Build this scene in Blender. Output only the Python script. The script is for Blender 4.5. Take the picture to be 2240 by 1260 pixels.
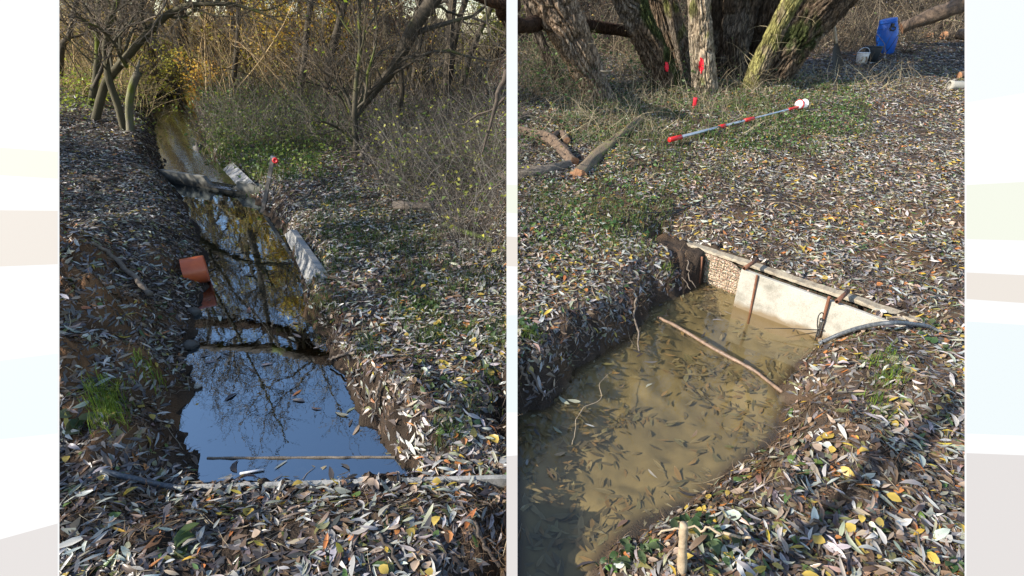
import bpy, math, random
import numpy as np
from math import radians as R
for o in list(bpy.data.objects): bpy.data.objects.remove(o)
SC = bpy.context.scene
COL = SC.collection
# ---------------------------------------------------------------- camera
CAMH, F, PITCH = 1.75, 1120.0, R(27)
cd = bpy.data.cameras.new('camera'); cam = bpy.data.objects.new('camera', cd); COL.objects.link(cam)
cam.location = (0, 0, CAMH); cam.rotation_euler = (R(90)-PITCH, 0, 0)
cd.sensor_width = 36; cd.lens = F/2240*36; cd.clip_start = .05; cd.clip_end = 500
SC.camera = cam
# ---------------------------------------------------------------- light
SUN_EL, SUN_V = R(29), np.array([-.94, -.34])
SUN_V = SUN_V/np.linalg.norm(SUN_V)
w = bpy.data.worlds.new('World'); SC.world = w; w.use_nodes = True
nt = w.node_tree; nt.nodes.clear()
sky = nt.nodes.new('ShaderNodeTexSky'); sky.sky_type = 'NISHITA'; sky.sun_disc = False
sky.sun_elevation = SUN_EL; sky.sun_rotation = math.atan2(SUN_V[0], SUN_V[1]); sky.air_density = 1.0; sky.dust_density = .6; sky.ozone_density = 1.2
bg = nt.nodes.new('ShaderNodeBackground'); bg.inputs[1].default_value = .15
wo = nt.nodes.new('ShaderNodeOutputWorld')
nt.links.new(sky.outputs[0], bg.inputs[0]); nt.links.new(bg.outputs[0], wo.inputs[0])
ld = bpy.data.lights.new('sun', 'SUN'); ld.energy = 4.6; ld.angle = R(.6); ld.color = (1, .93, .82)
sun = bpy.data.objects.new('sun', ld); COL.objects.link(sun)
from mathutils import Vector
sdir = Vector((SUN_V[0]*math.cos(SUN_EL), SUN_V[1]*math.cos(SUN_EL), math.sin(SUN_EL)))
sun.rotation_euler = sdir.to_track_quat('Z', 'Y').to_euler(); sun.location = sdir*30
SC.view_settings.view_transform = 'Standard'; SC.view_settings.look = 'None'
EXPO = 1.0
SC.view_settings.exposure = EXPO; SC.view_settings.gamma = 1
SC.cycles.max_bounces = 6; SC.cycles.transparent_max_bounces = 12
SC.cycles.diffuse_bounces = 3; SC.cycles.glossy_bounces = 3
SC.cycles.caustics_reflective = False; SC.cycles.caustics_refractive = False
# ---------------------------------------------------------------- pixel helpers (used to survey where things stand)
ct, st = math.cos(PITCH), math.sin(PITCH)
def rays(px, py):
    a = (np.asarray(px, float)-1120)/F; b = (630-np.asarray(py, float))/F
    return np.stack([a, ct+b*st, -st+b*ct], -1)
def D(px, py, d): return np.array([0, 0, CAMH])+rays(px, py)*np.asarray(d, float)[..., None] if np.ndim(d) else np.array([0, 0, CAMH])+rays(px, py)*d
def Z(px, py, z):
    r = rays(px, py); t = (z-CAMH)/r[..., 2]; return np.array([0, 0, CAMH])+r*t[..., None]
def proj(V):
    v = V-np.array([0, 0, CAMH]); d = v[..., 1]*ct-v[..., 2]*st
    return 1120+F*v[..., 0]/d, 630-F*(v[..., 1]*st+v[..., 2]*ct)/d, d
def MIR(px, py, z):   # the point at height z that is seen mirrored in still water at this pixel
    r = rays(px, py).copy(); p = Z(px, py, 0.); r[..., 2] = -r[..., 2]; return p+r*((z-0)/r[..., 2])[..., None]
# ---------------------------------------------------------------- noise
def _h(i, j, k, s):
    n = (i*374761393+j*668265263+k*2147483647+s*1274126177) & 0xffffffff
    n = ((n ^ (n >> 13))*1274126177) & 0xffffffff
    n = ((n ^ (n >> 16))*2246822519) & 0xffffffff
    return ((n ^ (n >> 15)) & 0xffffff)/float(0xffffff)
def vn(x, y, z=0., s=0):
    x, y, z = np.broadcast_arrays(np.asarray(x, float), y, z)
    xi, yi, zi = np.floor(x).astype(np.int64), np.floor(y).astype(np.int64), np.floor(z).astype(np.int64)
    a, b, c = x-xi, y-yi, z-zi; a = a*a*(3-2*a); b = b*b*(3-2*b); c = c*c*(3-2*c); o = 0
    for di in (0, 1):
        for dj in (0, 1):
            for dk in (0, 1):
                o = o+_h(xi+di, yi+dj, zi+dk, s)*(a if di else 1-a)*(b if dj else 1-b)*(c if dk else 1-c)
    return o
def fbm(x, y, z=0., s=0, o=4):
    t = 0; am = .5; n = 0
    for i in range(o): t = t+am*vn(np.asarray(x)*2**i, np.asarray(y)*2**i, np.asarray(z)*2**i, s+i); n += am; am *= .5
    return t/n
def sm(t): t = np.clip(t, 0, 1); return t*t*(3-2*t)
# ---------------------------------------------------------------- materials
def newmat(name):
    m = bpy.data.materials.new(name); m.use_nodes = True; t = m.node_tree
    return m, t, t.nodes['Principled BSDF'], t.nodes['Material Output']
def N(t, typ, **kw):
    n = t.nodes.new(typ)
    for k, v in kw.items():
        if k in ('operation', 'blend_type', 'data_type', 'attribute_name', 'feature', 'distance', 'wave_type', 'bands_direction'): setattr(n, k, v)
        else: n.inputs[int(k[1:]) if k[0] == 'i' and k[1:].isdigit() else k.replace('_', ' ')].default_value = v
    return n
def noise_bump(t, p, scale, strength, dist=.01, detail=6):
    g = N(t, 'ShaderNodeTexCoord'); n = N(t, 'ShaderNodeTexNoise', Scale=scale, Detail=detail)
    b = N(t, 'ShaderNodeBump', Strength=strength, Distance=dist)
    t.links.new(g.outputs['Object'], n.inputs['Vector']); t.links.new(n.outputs[0], b.inputs['Height']); t.links.new(b.outputs[0], p.inputs['Normal'])
    return g, n
def ramp(t, src, stops):
    r = t.nodes.new('ShaderNodeValToRGB'); e = r.color_ramp.elements
    while len(e) < len(stops): e.new(.5)
    for k, (a, c) in zip(e, stops): k.position = a; k.color = (*c, 1)
    t.links.new(src, r.inputs[0]); return r
def col_mat(name, rough=.6, spec=.5, trans=0, bump=0, bscale=60, coat=0):
    m, t, p, o = newmat(name); a = N(t, 'ShaderNodeVertexColor'); a.layer_name = 'Col'
    t.links.new(a.outputs[0], p.inputs['Base Color']); p.inputs['Roughness'].default_value = rough; p.inputs['Specular IOR Level'].default_value = spec
    if bump: noise_bump(t, p, bscale, bump)
    if trans:
        tr = N(t, 'ShaderNodeBsdfTranslucent'); mx = N(t, 'ShaderNodeMixShader', i0=trans)
        t.links.new(a.outputs[0], tr.inputs[0]); t.links.new(p.outputs[0], mx.inputs[1]); t.links.new(tr.outputs[0], mx.inputs[2]); t.links.new(mx.outputs[0], o.inputs[0])
    return m
def solid(name, c1, c2=None, scale=12, rough=.6, bump=.15, bscale=None, metal=0, spec=.5, detail=8, dist=.006, lo=.35, hi=.65):
    m, t, p, o = newmat(name); c2 = c2 or tuple(x*.75 for x in c1)
    g = N(t, 'ShaderNodeTexCoord'); n = N(t, 'ShaderNodeTexNoise', Scale=scale, Detail=detail, Roughness=.65)
    t.links.new(g.outputs['Object'], n.inputs['Vector']); r = ramp(t, n.outputs[0], [(lo, c1), (hi, c2)])
    t.links.new(r.outputs[0], p.inputs['Base Color']); p.inputs['Roughness'].default_value = rough; p.inputs['Metallic'].default_value = metal; p.inputs['Specular IOR Level'].default_value = spec
    if bump:
        n2 = N(t, 'ShaderNodeTexNoise', Scale=bscale or scale*4, Detail=6); b = N(t, 'ShaderNodeBump', Strength=bump, Distance=dist)
        t.links.new(g.outputs['Object'], n2.inputs['Vector']); t.links.new(n2.outputs[0], b.inputs['Height']); t.links.new(b.outputs[0], p.inputs['Normal'])
    return m
M = {}
M['leaf'] = col_mat('dead leaf', .38, .6, trans=.12)
M['fresh'] = col_mat('living leaf', .5, .4, trans=.4)
M['bark'] = col_mat('bark', .85, .2, bump=.6, bscale=90)
def bark_mat():
    m, t, p, o = newmat('furrowed bark'); a = N(t, 'ShaderNodeVertexColor'); a.layer_name = 'Col'; g = N(t, 'ShaderNodeTexCoord'); mp = N(t, 'ShaderNodeMapping'); mp.inputs['Scale'].default_value = (1, 1, .22)
    n = N(t, 'ShaderNodeTexNoise', Scale=34, Detail=9, Roughness=.7); t.links.new(g.outputs['Object'], mp.inputs[0]); t.links.new(mp.outputs[0], n.inputs['Vector'])
    n2 = N(t, 'ShaderNodeTexVoronoi', Scale=26); n2.feature = 'DISTANCE_TO_EDGE'; wn = N(t, 'ShaderNodeMixRGB', i0=.06); t.links.new(mp.outputs[0], wn.inputs[1]); t.links.new(n.outputs['Color'], wn.inputs[2]); t.links.new(wn.outputs[0], n2.inputs['Vector'])
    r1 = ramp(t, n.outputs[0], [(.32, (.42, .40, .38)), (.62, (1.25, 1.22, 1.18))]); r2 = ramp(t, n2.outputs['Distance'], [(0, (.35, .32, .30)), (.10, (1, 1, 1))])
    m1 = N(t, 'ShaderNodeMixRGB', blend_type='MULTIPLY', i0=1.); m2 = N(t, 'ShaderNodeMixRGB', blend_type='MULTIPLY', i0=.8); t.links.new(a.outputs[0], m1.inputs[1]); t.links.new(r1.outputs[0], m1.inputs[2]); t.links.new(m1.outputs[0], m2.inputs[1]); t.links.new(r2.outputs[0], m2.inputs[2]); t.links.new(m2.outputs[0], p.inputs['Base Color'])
    b = N(t, 'ShaderNodeBump', Strength=.9, Distance=.03); b2 = N(t, 'ShaderNodeBump', Strength=.8, Distance=.03); t.links.new(n.outputs[0], b.inputs['Height']); mn = N(t, 'ShaderNodeMath', operation='MINIMUM', i1=.12); t.links.new(n2.outputs['Distance'], mn.inputs[0]); ml = N(t, 'ShaderNodeMath', operation='MULTIPLY', i1=8.); t.links.new(mn.outputs[0], ml.inputs[0]); t.links.new(ml.outputs[0], b2.inputs['Height']); t.links.new(b.outputs[0], b2.inputs['Normal']); t.links.new(b2.outputs[0], p.inputs['Normal'])
    p.inputs['Roughness'].default_value = .9; p.inputs['Specular IOR Level'].default_value = .15; return m
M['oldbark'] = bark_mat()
M['twig'] = col_mat('twig bark', .75, .25)
M['soil'] = col_mat('soil', .95, .15, bump=1., bscale=110)
M['silt'] = col_mat('pool silt', .9, .15, bump=.25, bscale=18)
M['wood'] = solid('weathered wood', (.20, .165, .125), (.10, .08, .06), 30, .8, .4)
M['palewood'] = solid('pale stake wood', (.42, .33, .22), (.26, .2, .13), 25, .75, .3)
M['rust'] = solid('rusty steel', (.24, .10, .05), (.13, .06, .035), 60, .85, .5)
M['darkrust'] = solid('old rusty pipe', (.2, .085, .04), (.10, .045, .03), 50, .85, .4)
M['orange'] = solid('orange brown plastic', (.62, .13, .04), (.46, .09, .03), 8, .3, .05)
M['red'] = solid('red plastic', (.65, .02, .02), (.5, .015, .015), 20, .4, .05)
M['paint'] = solid('red spray paint', (.75, .01, .03), (.6, .01, .025), 40, .6, .4)
M['blue'] = solid('blue barrel plastic', (.012, .11, .50), (.01, .08, .38), 4, .38, .1, bscale=9)
M['black'] = solid('black plastic', (.012, .012, .013), (.02, .02, .022), 20, .4, .05)
M['hose'] = solid('dusty black hose', (.035, .045, .06), (.12, .13, .14), 70, .45, .2)
M['white'] = solid('white plastic', (.72, .73, .75), (.62, .62, .64), 9, .35, .03)
M['alu'] = solid('aluminium tube', (.55, .60, .66), (.42, .46, .5), 10, .32, .03, metal=.6)
M['steel'] = solid('stainless steel', (.5, .5, .5), (.35, .35, .34), 30, .3, .05, metal=.9)
M['blade'] = solid('worn spade iron', (.012, .011, .011), (.03, .025, .02), 20, .55, .2)
M['label'] = solid('printed label', (.5, .48, .42), (.16, .09, .05), 14, .5, 0, lo=.48, hi=.56)
M['wire'] = solid('green wire', (.02, .07, .04), (.015, .05, .03), 20, .5, 0)
M['cutwood'] = solid('cut end of wood', (.34, .19, .10), (.28, .12, .055), 30, .8, .3)
def concrete(name, light, dark, stain, z0, z1, scale=6):
    m, t, p, o = newmat(name); g = N(t, 'ShaderNodeTexCoord')
    n = N(t, 'ShaderNodeTexNoise', Scale=scale, Detail=10, Roughness=.7); t.links.new(g.outputs['Object'], n.inputs['Vector'])
    r = ramp(t, n.outputs[0], [(.34, dark), (.52, light), (.70, tuple(min(1, c*1.12) for c in light))])
    sp = N(t, 'ShaderNodeTexNoise', Scale=220, Detail=3); t.links.new(g.outputs['Object'], sp.inputs['Vector'])
    rs = ramp(t, sp.outputs[0], [(.33, (.6, .6, .58)), (.5, (1, 1, 1))])
    mu = N(t, 'ShaderNodeMixRGB', blend_type='MULTIPLY', i0=.8); t.links.new(r.outputs[0], mu.inputs[1]); t.links.new(rs.outputs[0], mu.inputs[2])
    s = N(t, 'ShaderNodeSeparateXYZ'); t.links.new(g.outputs['Object'], s.inputs[0])
    n2 = N(t, 'ShaderNodeTexNoise', Scale=14, Detail=6); t.links.new(g.outputs['Object'], n2.inputs['Vector'])
    ad = N(t, 'ShaderNodeMath', operation='MULTIPLY_ADD', i1=-(z1-z0)*1.6, i2=(z1-z0)*.8); t.links.new(n2.outputs[0], ad.inputs[0])
    a2 = N(t, 'ShaderNodeMath', operation='ADD'); t.links.new(s.outputs[2], a2.inputs[0]); t.links.new(ad.outputs[0], a2.inputs[1])
    mr = N(t, 'ShaderNodeMapRange', i1=z0, i2=z1); t.links.new(a2.outputs[0], mr.inputs[0])
    mx = N(t, 'ShaderNodeMixRGB'); mx.inputs[1].default_value = (*stain, 1); t.links.new(mr.outputs[0], mx.inputs[0]); t.links.new(mu.outputs[0], mx.inputs[2])
    t.links.new(mx.outputs[0], p.inputs['Base Color']); p.inputs['Roughness'].default_value = .85
    b = N(t, 'ShaderNodeBump', Strength=.35, Distance=.003); t.links.new(sp.outputs[0], b.inputs['Height']); t.links.new(b.outputs[0], p.inputs['Normal'])
    return m
M['slab'] = concrete('pale concrete slab', (.40, .375, .32), (.24, .225, .185), (.20, .15, .09), .02, .055)
M['lid'] = concrete('soil stained concrete', (.34, .29, .21), (.16, .125, .09), (.14, .11, .08), .0, .01, 12)
M['weir'] = concrete('mossy grey concrete', (.18, .175, .15), (.10, .095, .08), (.03, .028, .02), .03, .09)
M['slab2'] = concrete('old light concrete', (.30, .295, .28), (.16, .16, .15), (.12, .11, .08), .0, .02, 9)
M['slab3'] = concrete('stained light concrete', (.26, .26, .26), (.05, .05, .045), (.1, .1, .08), .06, .1, 11)
def gravel_mat():
    m, t, p, o = newmat('fine gravel'); g = N(t, 'ShaderNodeTexCoord')
    v = N(t, 'ShaderNodeTexVoronoi', Scale=95); t.links.new(g.outputs['Object'], v.inputs['Vector'])
    s = N(t, 'ShaderNodeSeparateXYZ'); t.links.new(v.outputs['Color'], s.inputs[0])
    r = ramp(t, s.outputs[0], [(0, (.32, .2, .12)), (.3, (.5, .36, .24)), (.55, (.62, .52, .38)), (.75, (.3, .13, .1)), (1, (.66, .58, .46))])
    t.links.new(r.outputs[0], p.inputs['Base Color']); p.inputs['Roughness'].default_value = .8
    b = N(t, 'ShaderNodeBump', Strength=1., Distance=.012); b.invert = True; t.links.new(v.outputs['Distance'], b.inputs['Height']); t.links.new(b.outputs[0], p.inputs['Normal'])
    return m
M['gravel'] = gravel_mat()
def water_mat(name, tint, ior, bump, bs, dist=.01, stretch=(1, 1, 1), gtint=(1, 1, 1), murk=0):
    m, t, p, o = newmat(name); t.nodes.remove(p)
    g = N(t, 'ShaderNodeTexCoord'); mp = N(t, 'ShaderNodeMapping'); mp.inputs['Scale'].default_value = stretch
    n = N(t, 'ShaderNodeTexNoise', Scale=bs, Detail=3); b = N(t, 'ShaderNodeBump', Strength=bump, Distance=dist)
    t.links.new(g.outputs['Object'], mp.inputs[0]); t.links.new(mp.outputs[0], n.inputs['Vector']); t.links.new(n.outputs[0], b.inputs['Height'])
    tr = N(t, 'ShaderNodeBsdfTransparent'); tr.inputs[0].default_value = (*tint, 1)
    if murk:
        df = N(t, 'ShaderNodeBsdfDiffuse'); df.inputs[0].default_value = (.27, .235, .165, 1); mk_ = N(t, 'ShaderNodeMixShader', i0=murk); t.links.new(tr.outputs[0], mk_.inputs[1]); t.links.new(df.outputs[0], mk_.inputs[2]); tr = mk_
    gl = N(t, 'ShaderNodeBsdfGlossy'); gl.inputs['Roughness'].default_value = .012; gl.inputs[0].default_value = (*gtint, 1)
    mx = N(t, 'ShaderNodeMixShader'); ge = t.nodes.new('ShaderNodeNewGeometry'); t.links.new(b.outputs[0], gl.inputs['Normal'])
    dt = t.nodes.new('ShaderNodeVectorMath'); dt.operation = 'DOT_PRODUCT'; t.links.new(ge.outputs['Incoming'], dt.inputs[0]); t.links.new(b.outputs[0], dt.inputs[1])
    f0 = ((ior-1)/(ior+1))**2; ab = N(t, 'ShaderNodeMath', operation='ABSOLUTE'); t.links.new(dt.outputs['Value'], ab.inputs[0])
    su = N(t, 'ShaderNodeMath', operation='SUBTRACT', i0=1.); t.links.new(ab.outputs[0], su.inputs[1])
    pw = N(t, 'ShaderNodeMath', operation='POWER', i1=5.); t.links.new(su.outputs[0], pw.inputs[0])
    fr = N(t, 'ShaderNodeMath', operation='MULTIPLY_ADD', i1=1-f0, i2=f0); t.links.new(pw.outputs[0], fr.inputs[0])
    t.links.new(fr.outputs[0], mx.inputs[0]); t.links.new(tr.outputs[0], mx.inputs[1]); t.links.new(gl.outputs[0], mx.inputs[2]); t.links.new(mx.outputs[0], o.inputs[0])
    return m
M['water'] = water_mat('dark still water', (.20, .20, .18), 4.3, .06, 10, .006, gtint=(.78, .90, 1))
M['riffle'] = water_mat('rippled water', (.3, .28, .22), 4.5, .35, 22, .006, (1, .45, 1))
M['spill'] = water_mat('sparkling spill water', (.55, .55, .52), 7., 1., 55, .02, (1, .5, 1))
M['pool'] = water_mat('murky shallow water', (.84, .80, .68), 1.5, .10, 6, .006, murk=.06)
def glow_mat(name, rgb):  # margin board colour, given a glow so it stays white in shade
    m, t, p, o = newmat(name); p.inputs['Base Color'].default_value = (.02, .02, .02, 1); p.inputs['Roughness'].default_value = .7; p.inputs['Specular IOR Level'].default_value = .1
    lin = [((c/255+.055)/1.055)**2.4 for c in rgb]
    p.inputs['Emission Color'].default_value = (*lin, 1); p.inputs['Emission Strength'].default_value = .97/2**EXPO
    return m
# ---------------------------------------------------------------- mesh helpers
def mk(name, V, Fs, mat=None, parent=None, col=None, smooth=False, mi=None):
    V = np.asarray(V, float); Fs = [np.asarray(f, np.int64) for f in (Fs if isinstance(Fs, list) else [Fs]) if len(f)]
    me = bpy.data.meshes.new(name); me.vertices.add(len(V)); me.vertices.foreach_set('co', V.ravel())
    tot = np.concatenate([np.full(len(f), f.shape[1]) for f in Fs]); lv = np.concatenate([f.ravel() for f in Fs])
    me.loops.add(len(lv)); me.polygons.add(len(tot)); me.loops.foreach_set('vertex_index', lv)
    me.polygons.foreach_set('loop_start', np.concatenate([[0], np.cumsum(tot)[:-1]])); me.polygons.foreach_set('loop_total', tot)
    me.polygons.foreach_set('use_smooth', np.full(len(tot), smooth))
    if col is not None:
        a = me.color_attributes.new('Col', 'FLOAT_COLOR', 'POINT'); c = np.ones((len(V), 4)); c[:, :3] = col; a.data.foreach_set('color', c.ravel())
    for m in (mat if isinstance(mat, list) else [mat] if mat else []): me.materials.append(m)
    if mi is not None: me.polygons.foreach_set('material_index', np.asarray(mi))
    me.update(); me.validate()
    o = bpy.data.objects.new(name, me); COL.objects.link(o)
    if parent is not None:
        o.parent = parent; o.matrix_parent_inverse.identity()
        me.transform(parent.matrix_world.inverted() if False else __import__('mathutils').Matrix.Translation(-parent.location))
    return o
def tag(o, label=None, cat=None, group=None, kind=None):
    if label: o['label'] = label
    if cat: o['category'] = cat
    if group: o['group'] = group
    if kind: o['kind'] = kind
    return o
def thing(name, loc, label, cat, group=None):
    o = bpy.data.objects.new(name, None); COL.objects.link(o); o.location = tuple(float(v) for v in loc); o.empty_display_size = .05
    return tag(o, label, cat, group)
class B:   # collects geometry for one mesh
    def __init__(s): s.V = []; s.F = {}; s.n = 0; s.C = []
    def add(s, V, Fs, col=(1, 1, 1)):
        V = np.asarray(V, float)
        for f in (Fs if isinstance(Fs, list) else [Fs]):
            f = np.asarray(f)
            if len(f): s.F.setdefault(f.shape[1], []).append(f+s.n)
        s.V.append(V); s.C.append(np.broadcast_to(np.asarray(col, float), V.shape)); s.n += len(V); return s
    def obj(s, name, mat, parent=None, smooth=False):
        return mk(name, np.concatenate(s.V), [np.concatenate(f) for f in s.F.values()], mat, parent, np.concatenate(s.C), smooth)
def catmull(P, n):
    P = np.asarray(P, float); Q = np.vstack([2*P[0]-P[1], P, 2*P[-1]-P[-2]]); k = len(P)-1
    t = np.linspace(0, k-1e-9, n); i = t.astype(int); f = (t-i)[:, None]
    a, b, c, d = Q[i], Q[i+1], Q[i+2], Q[i+3]
    return .5*((2*b)+(-a+c)*f+(2*a-5*b+4*c-d)*f**2+(-a+3*b-3*c+d)*f**3)
def frames(P):   # P (N,K,3)
    T = np.gradient(P, axis=1); T /= np.linalg.norm(T, axis=-1, keepdims=True)+1e-12
    ref = np.where(np.abs(T[:, :1, 2:3]).mean(1, keepdims=True) > .75, np.array([1., .13, 0]), np.array([.07, 0, 1.]))
    A = np.cross(T, ref); A /= np.linalg.norm(A, axis=-1, keepdims=True)+1e-12; Bn = np.cross(T, A); return T, A, Bn
def tubes(P, rad, sides=3, caps=False):   # N polylines at once
    P = np.asarray(P, float)
    if P.ndim == 2: P = P[None]
    Nn, K = P.shape[:2]; rad = np.broadcast_to(np.asarray(rad, float), (Nn, K)); T, A, Bn = frames(P)
    th = np.arange(sides)*2*math.pi/sides
    V = P[:, :, None]+rad[:, :, None, None]*(np.cos(th)[None, None, :, None]*A[:, :, None]+np.sin(th)[None, None, :, None]*Bn[:, :, None])
    k = np.arange(K-1)[:, None]; s = np.arange(sides)[None]; s2 = (s+1) % sides
    q = np.stack([k*sides+s, k*sides+s2, (k+1)*sides+s2, (k+1)*sides+s], -1).reshape(-1, 4)
    Q = (np.arange(Nn)[:, None, None]*K*sides+q[None]).reshape(-1, 4); Fs = [Q]
    V = V.reshape(-1, 3)
    if caps:
        base = len(V); c = np.concatenate([P[:, 0], P[:, -1]]); V = np.vstack([V, c]); tr = []
        for n in range(Nn):
            for e, off in ((0, 0), (1, (K-1)*sides)):
                for j in range(sides):
                    a, b = n*K*sides+off+j, n*K*sides+off+(j+1) % sides
                    tr.append((base+e*Nn+n, b, a) if e == 0 else (base+e*Nn+n, a, b))
        Fs.append(np.array(tr))
    return V, Fs
def box(c, ax, half):
    ax = np.asarray(ax, float); half = np.asarray(half, float)
    s = np.array([[i, j, k] for i in (-1, 1) for j in (-1, 1) for k in (-1, 1)], float)*half
    return np.asarray(c)+s@ax, np.array([[0, 1, 3, 2], [4, 6, 7, 5], [0, 4, 5, 1], [2, 3, 7, 6], [0, 2, 6, 4], [1, 5, 7, 3]])
def lathe(prof, c, axis=(0, 0, 1), n=32):   # prof rows of (radius, height)
    axis = np.asarray(axis, float); axis /= np.linalg.norm(axis); r0 = np.cross(axis, (0, 1, 0) if abs(axis[1]) < .9 else (1, 0, 0)); r0 /= np.linalg.norm(r0); r1 = np.cross(axis, r0)
    th = np.arange(n)*2*math.pi/n; V = np.concatenate([c+h*axis+r*(np.cos(th)[:, None]*r0+np.sin(th)[:, None]*r1) for r, h in prof])
    k = np.arange(len(prof)-1)[:, None]; s = np.arange(n)[None]; s2 = (s+1) % n
    return V, np.stack([k*n+s, k*n+s2, (k+1)*n+s2, (k+1)*n+s], -1).reshape(-1, 4)
def rim_box(p0, p1, z0, z1, th, seg=40, rough=.003, seed=1, cap_noise=0.):   # upright slab from p0 to p1 with worn edges
    p0, p1 = np.asarray(p0, float), np.asarray(p1, float); L = p1[:2]-p0[:2]; ln = np.linalg.norm(L); u = L/ln; nn = np.array([u[1], -u[0]])
    b = th*.12; prof = [(-th/2, 0, 0), (-th/2, 1, -b), (-th/2+b, 1, 0), (th/2-b, 1, 0), (th/2, 1, -b), (th/2, 0, 0)]
    s = np.linspace(0, ln, seg+1); V = []
    for si in s:
        f = si/ln; zt = (z1[0]*(1-f)+z1[1]*f) if np.ndim(z1) else z1
        for (o, top, dz) in prof:
            n = (vn(si*30, o*50, top*3., seed)-.5)*rough*2
            z = zt+dz+n+cap_noise*(vn(si*12, 3, 0, seed)-.5) if top else z0
            V.append([*(p0[:2]+u*si+nn*(o+(n if abs(o) > th/2-b*.5 else 0))), z])
    k = len(prof); q = []
    for i in range(seg):
        for j in range(k): q.append((i*k+j, (i+1)*k+j, (i+1)*k+(j+1) % k, i*k+(j+1) % k))
    e = [[j for j in range(k)], [seg*k+j for j in range(k)][::-1]]
    return np.array(V), [np.array(q), np.array(e)]
# ---------------------------------------------------------------- the lie of the land
PL = [(427,1066),(440,1003),(372,905),(432,850),(412,770),(428,700),(450,640),(452,570),(430,500),(398,440),(366,385),(352,320),(338,255),(345,214),(392,208),(418,220),(436,290),(442,330),(460,362),(530,408),(572,452),(628,515),(664,618),(668,690),(704,742),(722,785),(764,860),(804,930),(864,998),(872,1048)]
PR = [(1124,1700),(1124,905),(1200,890),(1262,805),(1370,745),(1405,700),(1425,668),(1500,640),(1545,610),(1500,560),None,None,(1830,752),(1745,800),(1702,850),(1725,885),(1690,960),(1620,1020),(1530,1095),(1400,1150),(1335,1200),(1300,1262),(1290,1700)]
SL = np.array([Z(float(a), float(b), 0.)[:2] for a, b in PL])
BA0, BA1 = np.array([1.30, 3.777]), np.array([2.269, 2.591])   # front line of the buried back slab
bu = (BA1-BA0)/np.linalg.norm(BA1-BA0)
_bk = np.array([bu[1], -bu[0]]); _bk = (-_bk if _bk[1] < 0 else _bk)*.07
SR = []
for q in PR:
    if q is None: SR.append(BA0 if len(SR) < 11 else BA1)
    else: SR.append(Z(float(q[0]), float(q[1]), 0.)[:2])
SR[9] = BA0-bu*.06+_bk; SR[10] = BA0+_bk; SR[11] = BA1+_bk; SR = np.array(SR)
def sdist(x, y, P):   # signed distance, negative inside
    d2 = np.full(np.shape(x), 1e9); ins = np.zeros(np.shape(x), bool); n = len(P)
    for i in range(n):
        ax, ay = P[i]; bx, by = P[(i+1) % n]; ex, ey = bx-ax, by-ay; wx, wy = x-ax, y-ay
        t = np.clip((wx*ex+wy*ey)/(ex*ex+ey*ey), 0, 1); d2 = np.minimum(d2, (wx-ex*t)**2+(wy-ey*t)**2)
        c = ((ay > y) != (by > y)) & (x < ex*(y-ay)/(ey if abs(ey) > 1e-12 else 1e-12)+ax); ins ^= c
    d = np.sqrt(d2); return np.where(ins, -d, d)
def segd(x, y, a, b):
    ex, ey = b[0]-a[0], b[1]-a[1]; t = np.clip(((x-a[0])*ex+(y-a[1])*ey)/(ex*ex+ey*ey), 0, 1)
    return np.hypot(x-a[0]-ex*t, y-a[1]-ey*t)
def g2(x, y, p, r): return np.exp(-((x-p[0])**2+(y-p[1])**2)/r**2)
BD0, BD1 = Z(405., 1067., .05)[:2], Z(1122., 1045., .05)[:2]   # nearest check board
def zr_base(y):
    t = np.maximum(y-3.0, 0); return .25+.115*t*sm(t/1.2)-.0+ .30*np.maximum(y-13.2, 0)*sm((y-13.2)/3)
def zl_base(x, y):
    t = np.maximum(y-17., 0)
    return .16+.05*sm((-x-2)/4)+.06*sm((y-3)/3)+.045*t*sm(t/4)*(1-.9*sm((x+9)/5))+.28*sm((-x-y*.42-1.5)/2.5)
CL = []   # clods and mounds: (pixel x, pixel y, radius, height)
for q in [(352,590,.11,.10),(150,640,.26,.22),(200,690,.16,.16),(250,740,.15,.15),(140,760,.22,.20),(320,820,.12,.15),(200,850,.2,.14),(300,700,.14,.10),(370,860,.1,.07),(270,960,.12,.08),(190,930,.12,.09),(240,640,.12,.06),(860,830,.14,.10),(920,880,.12,.07),(700,660,.12,.07),(740,700,.12,.05),(170,1160,.16,.05),(330,1190,.10,.05),(1050,1110,.08,.05),(1060,1180,.07,.04),
          (1410,620,.12,.08),(1340,690,.14,.10),(1250,700,.12,.07),(1440,600,.1,.06),(1540,360,.25,.08),(1630,370,.22,.07),(2000,505,.13,.08),(2090,520,.12,.09),(2060,600,.18,.08),(2100,490,.13,.09),(1900,640,.1,.04),(1990,620,.1,.06),(1750,880,.13,.10),(1800,920,.12,.08),(1690,1060,.1,.07),(2010,880,.12,.09),(1930,1030,.13,.07),(2090,700,.14,.09),(1990,690,.13,.05),(1870,960,.1,.06),(1560,440,.16,.05),(1860,1100,.09,.05)]:
    p = Z(float(q[0]), float(q[1]), .25 if q[0] > 1120 else .15)[:2]; CL.append((p[0], p[1], q[2], q[3]))
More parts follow.
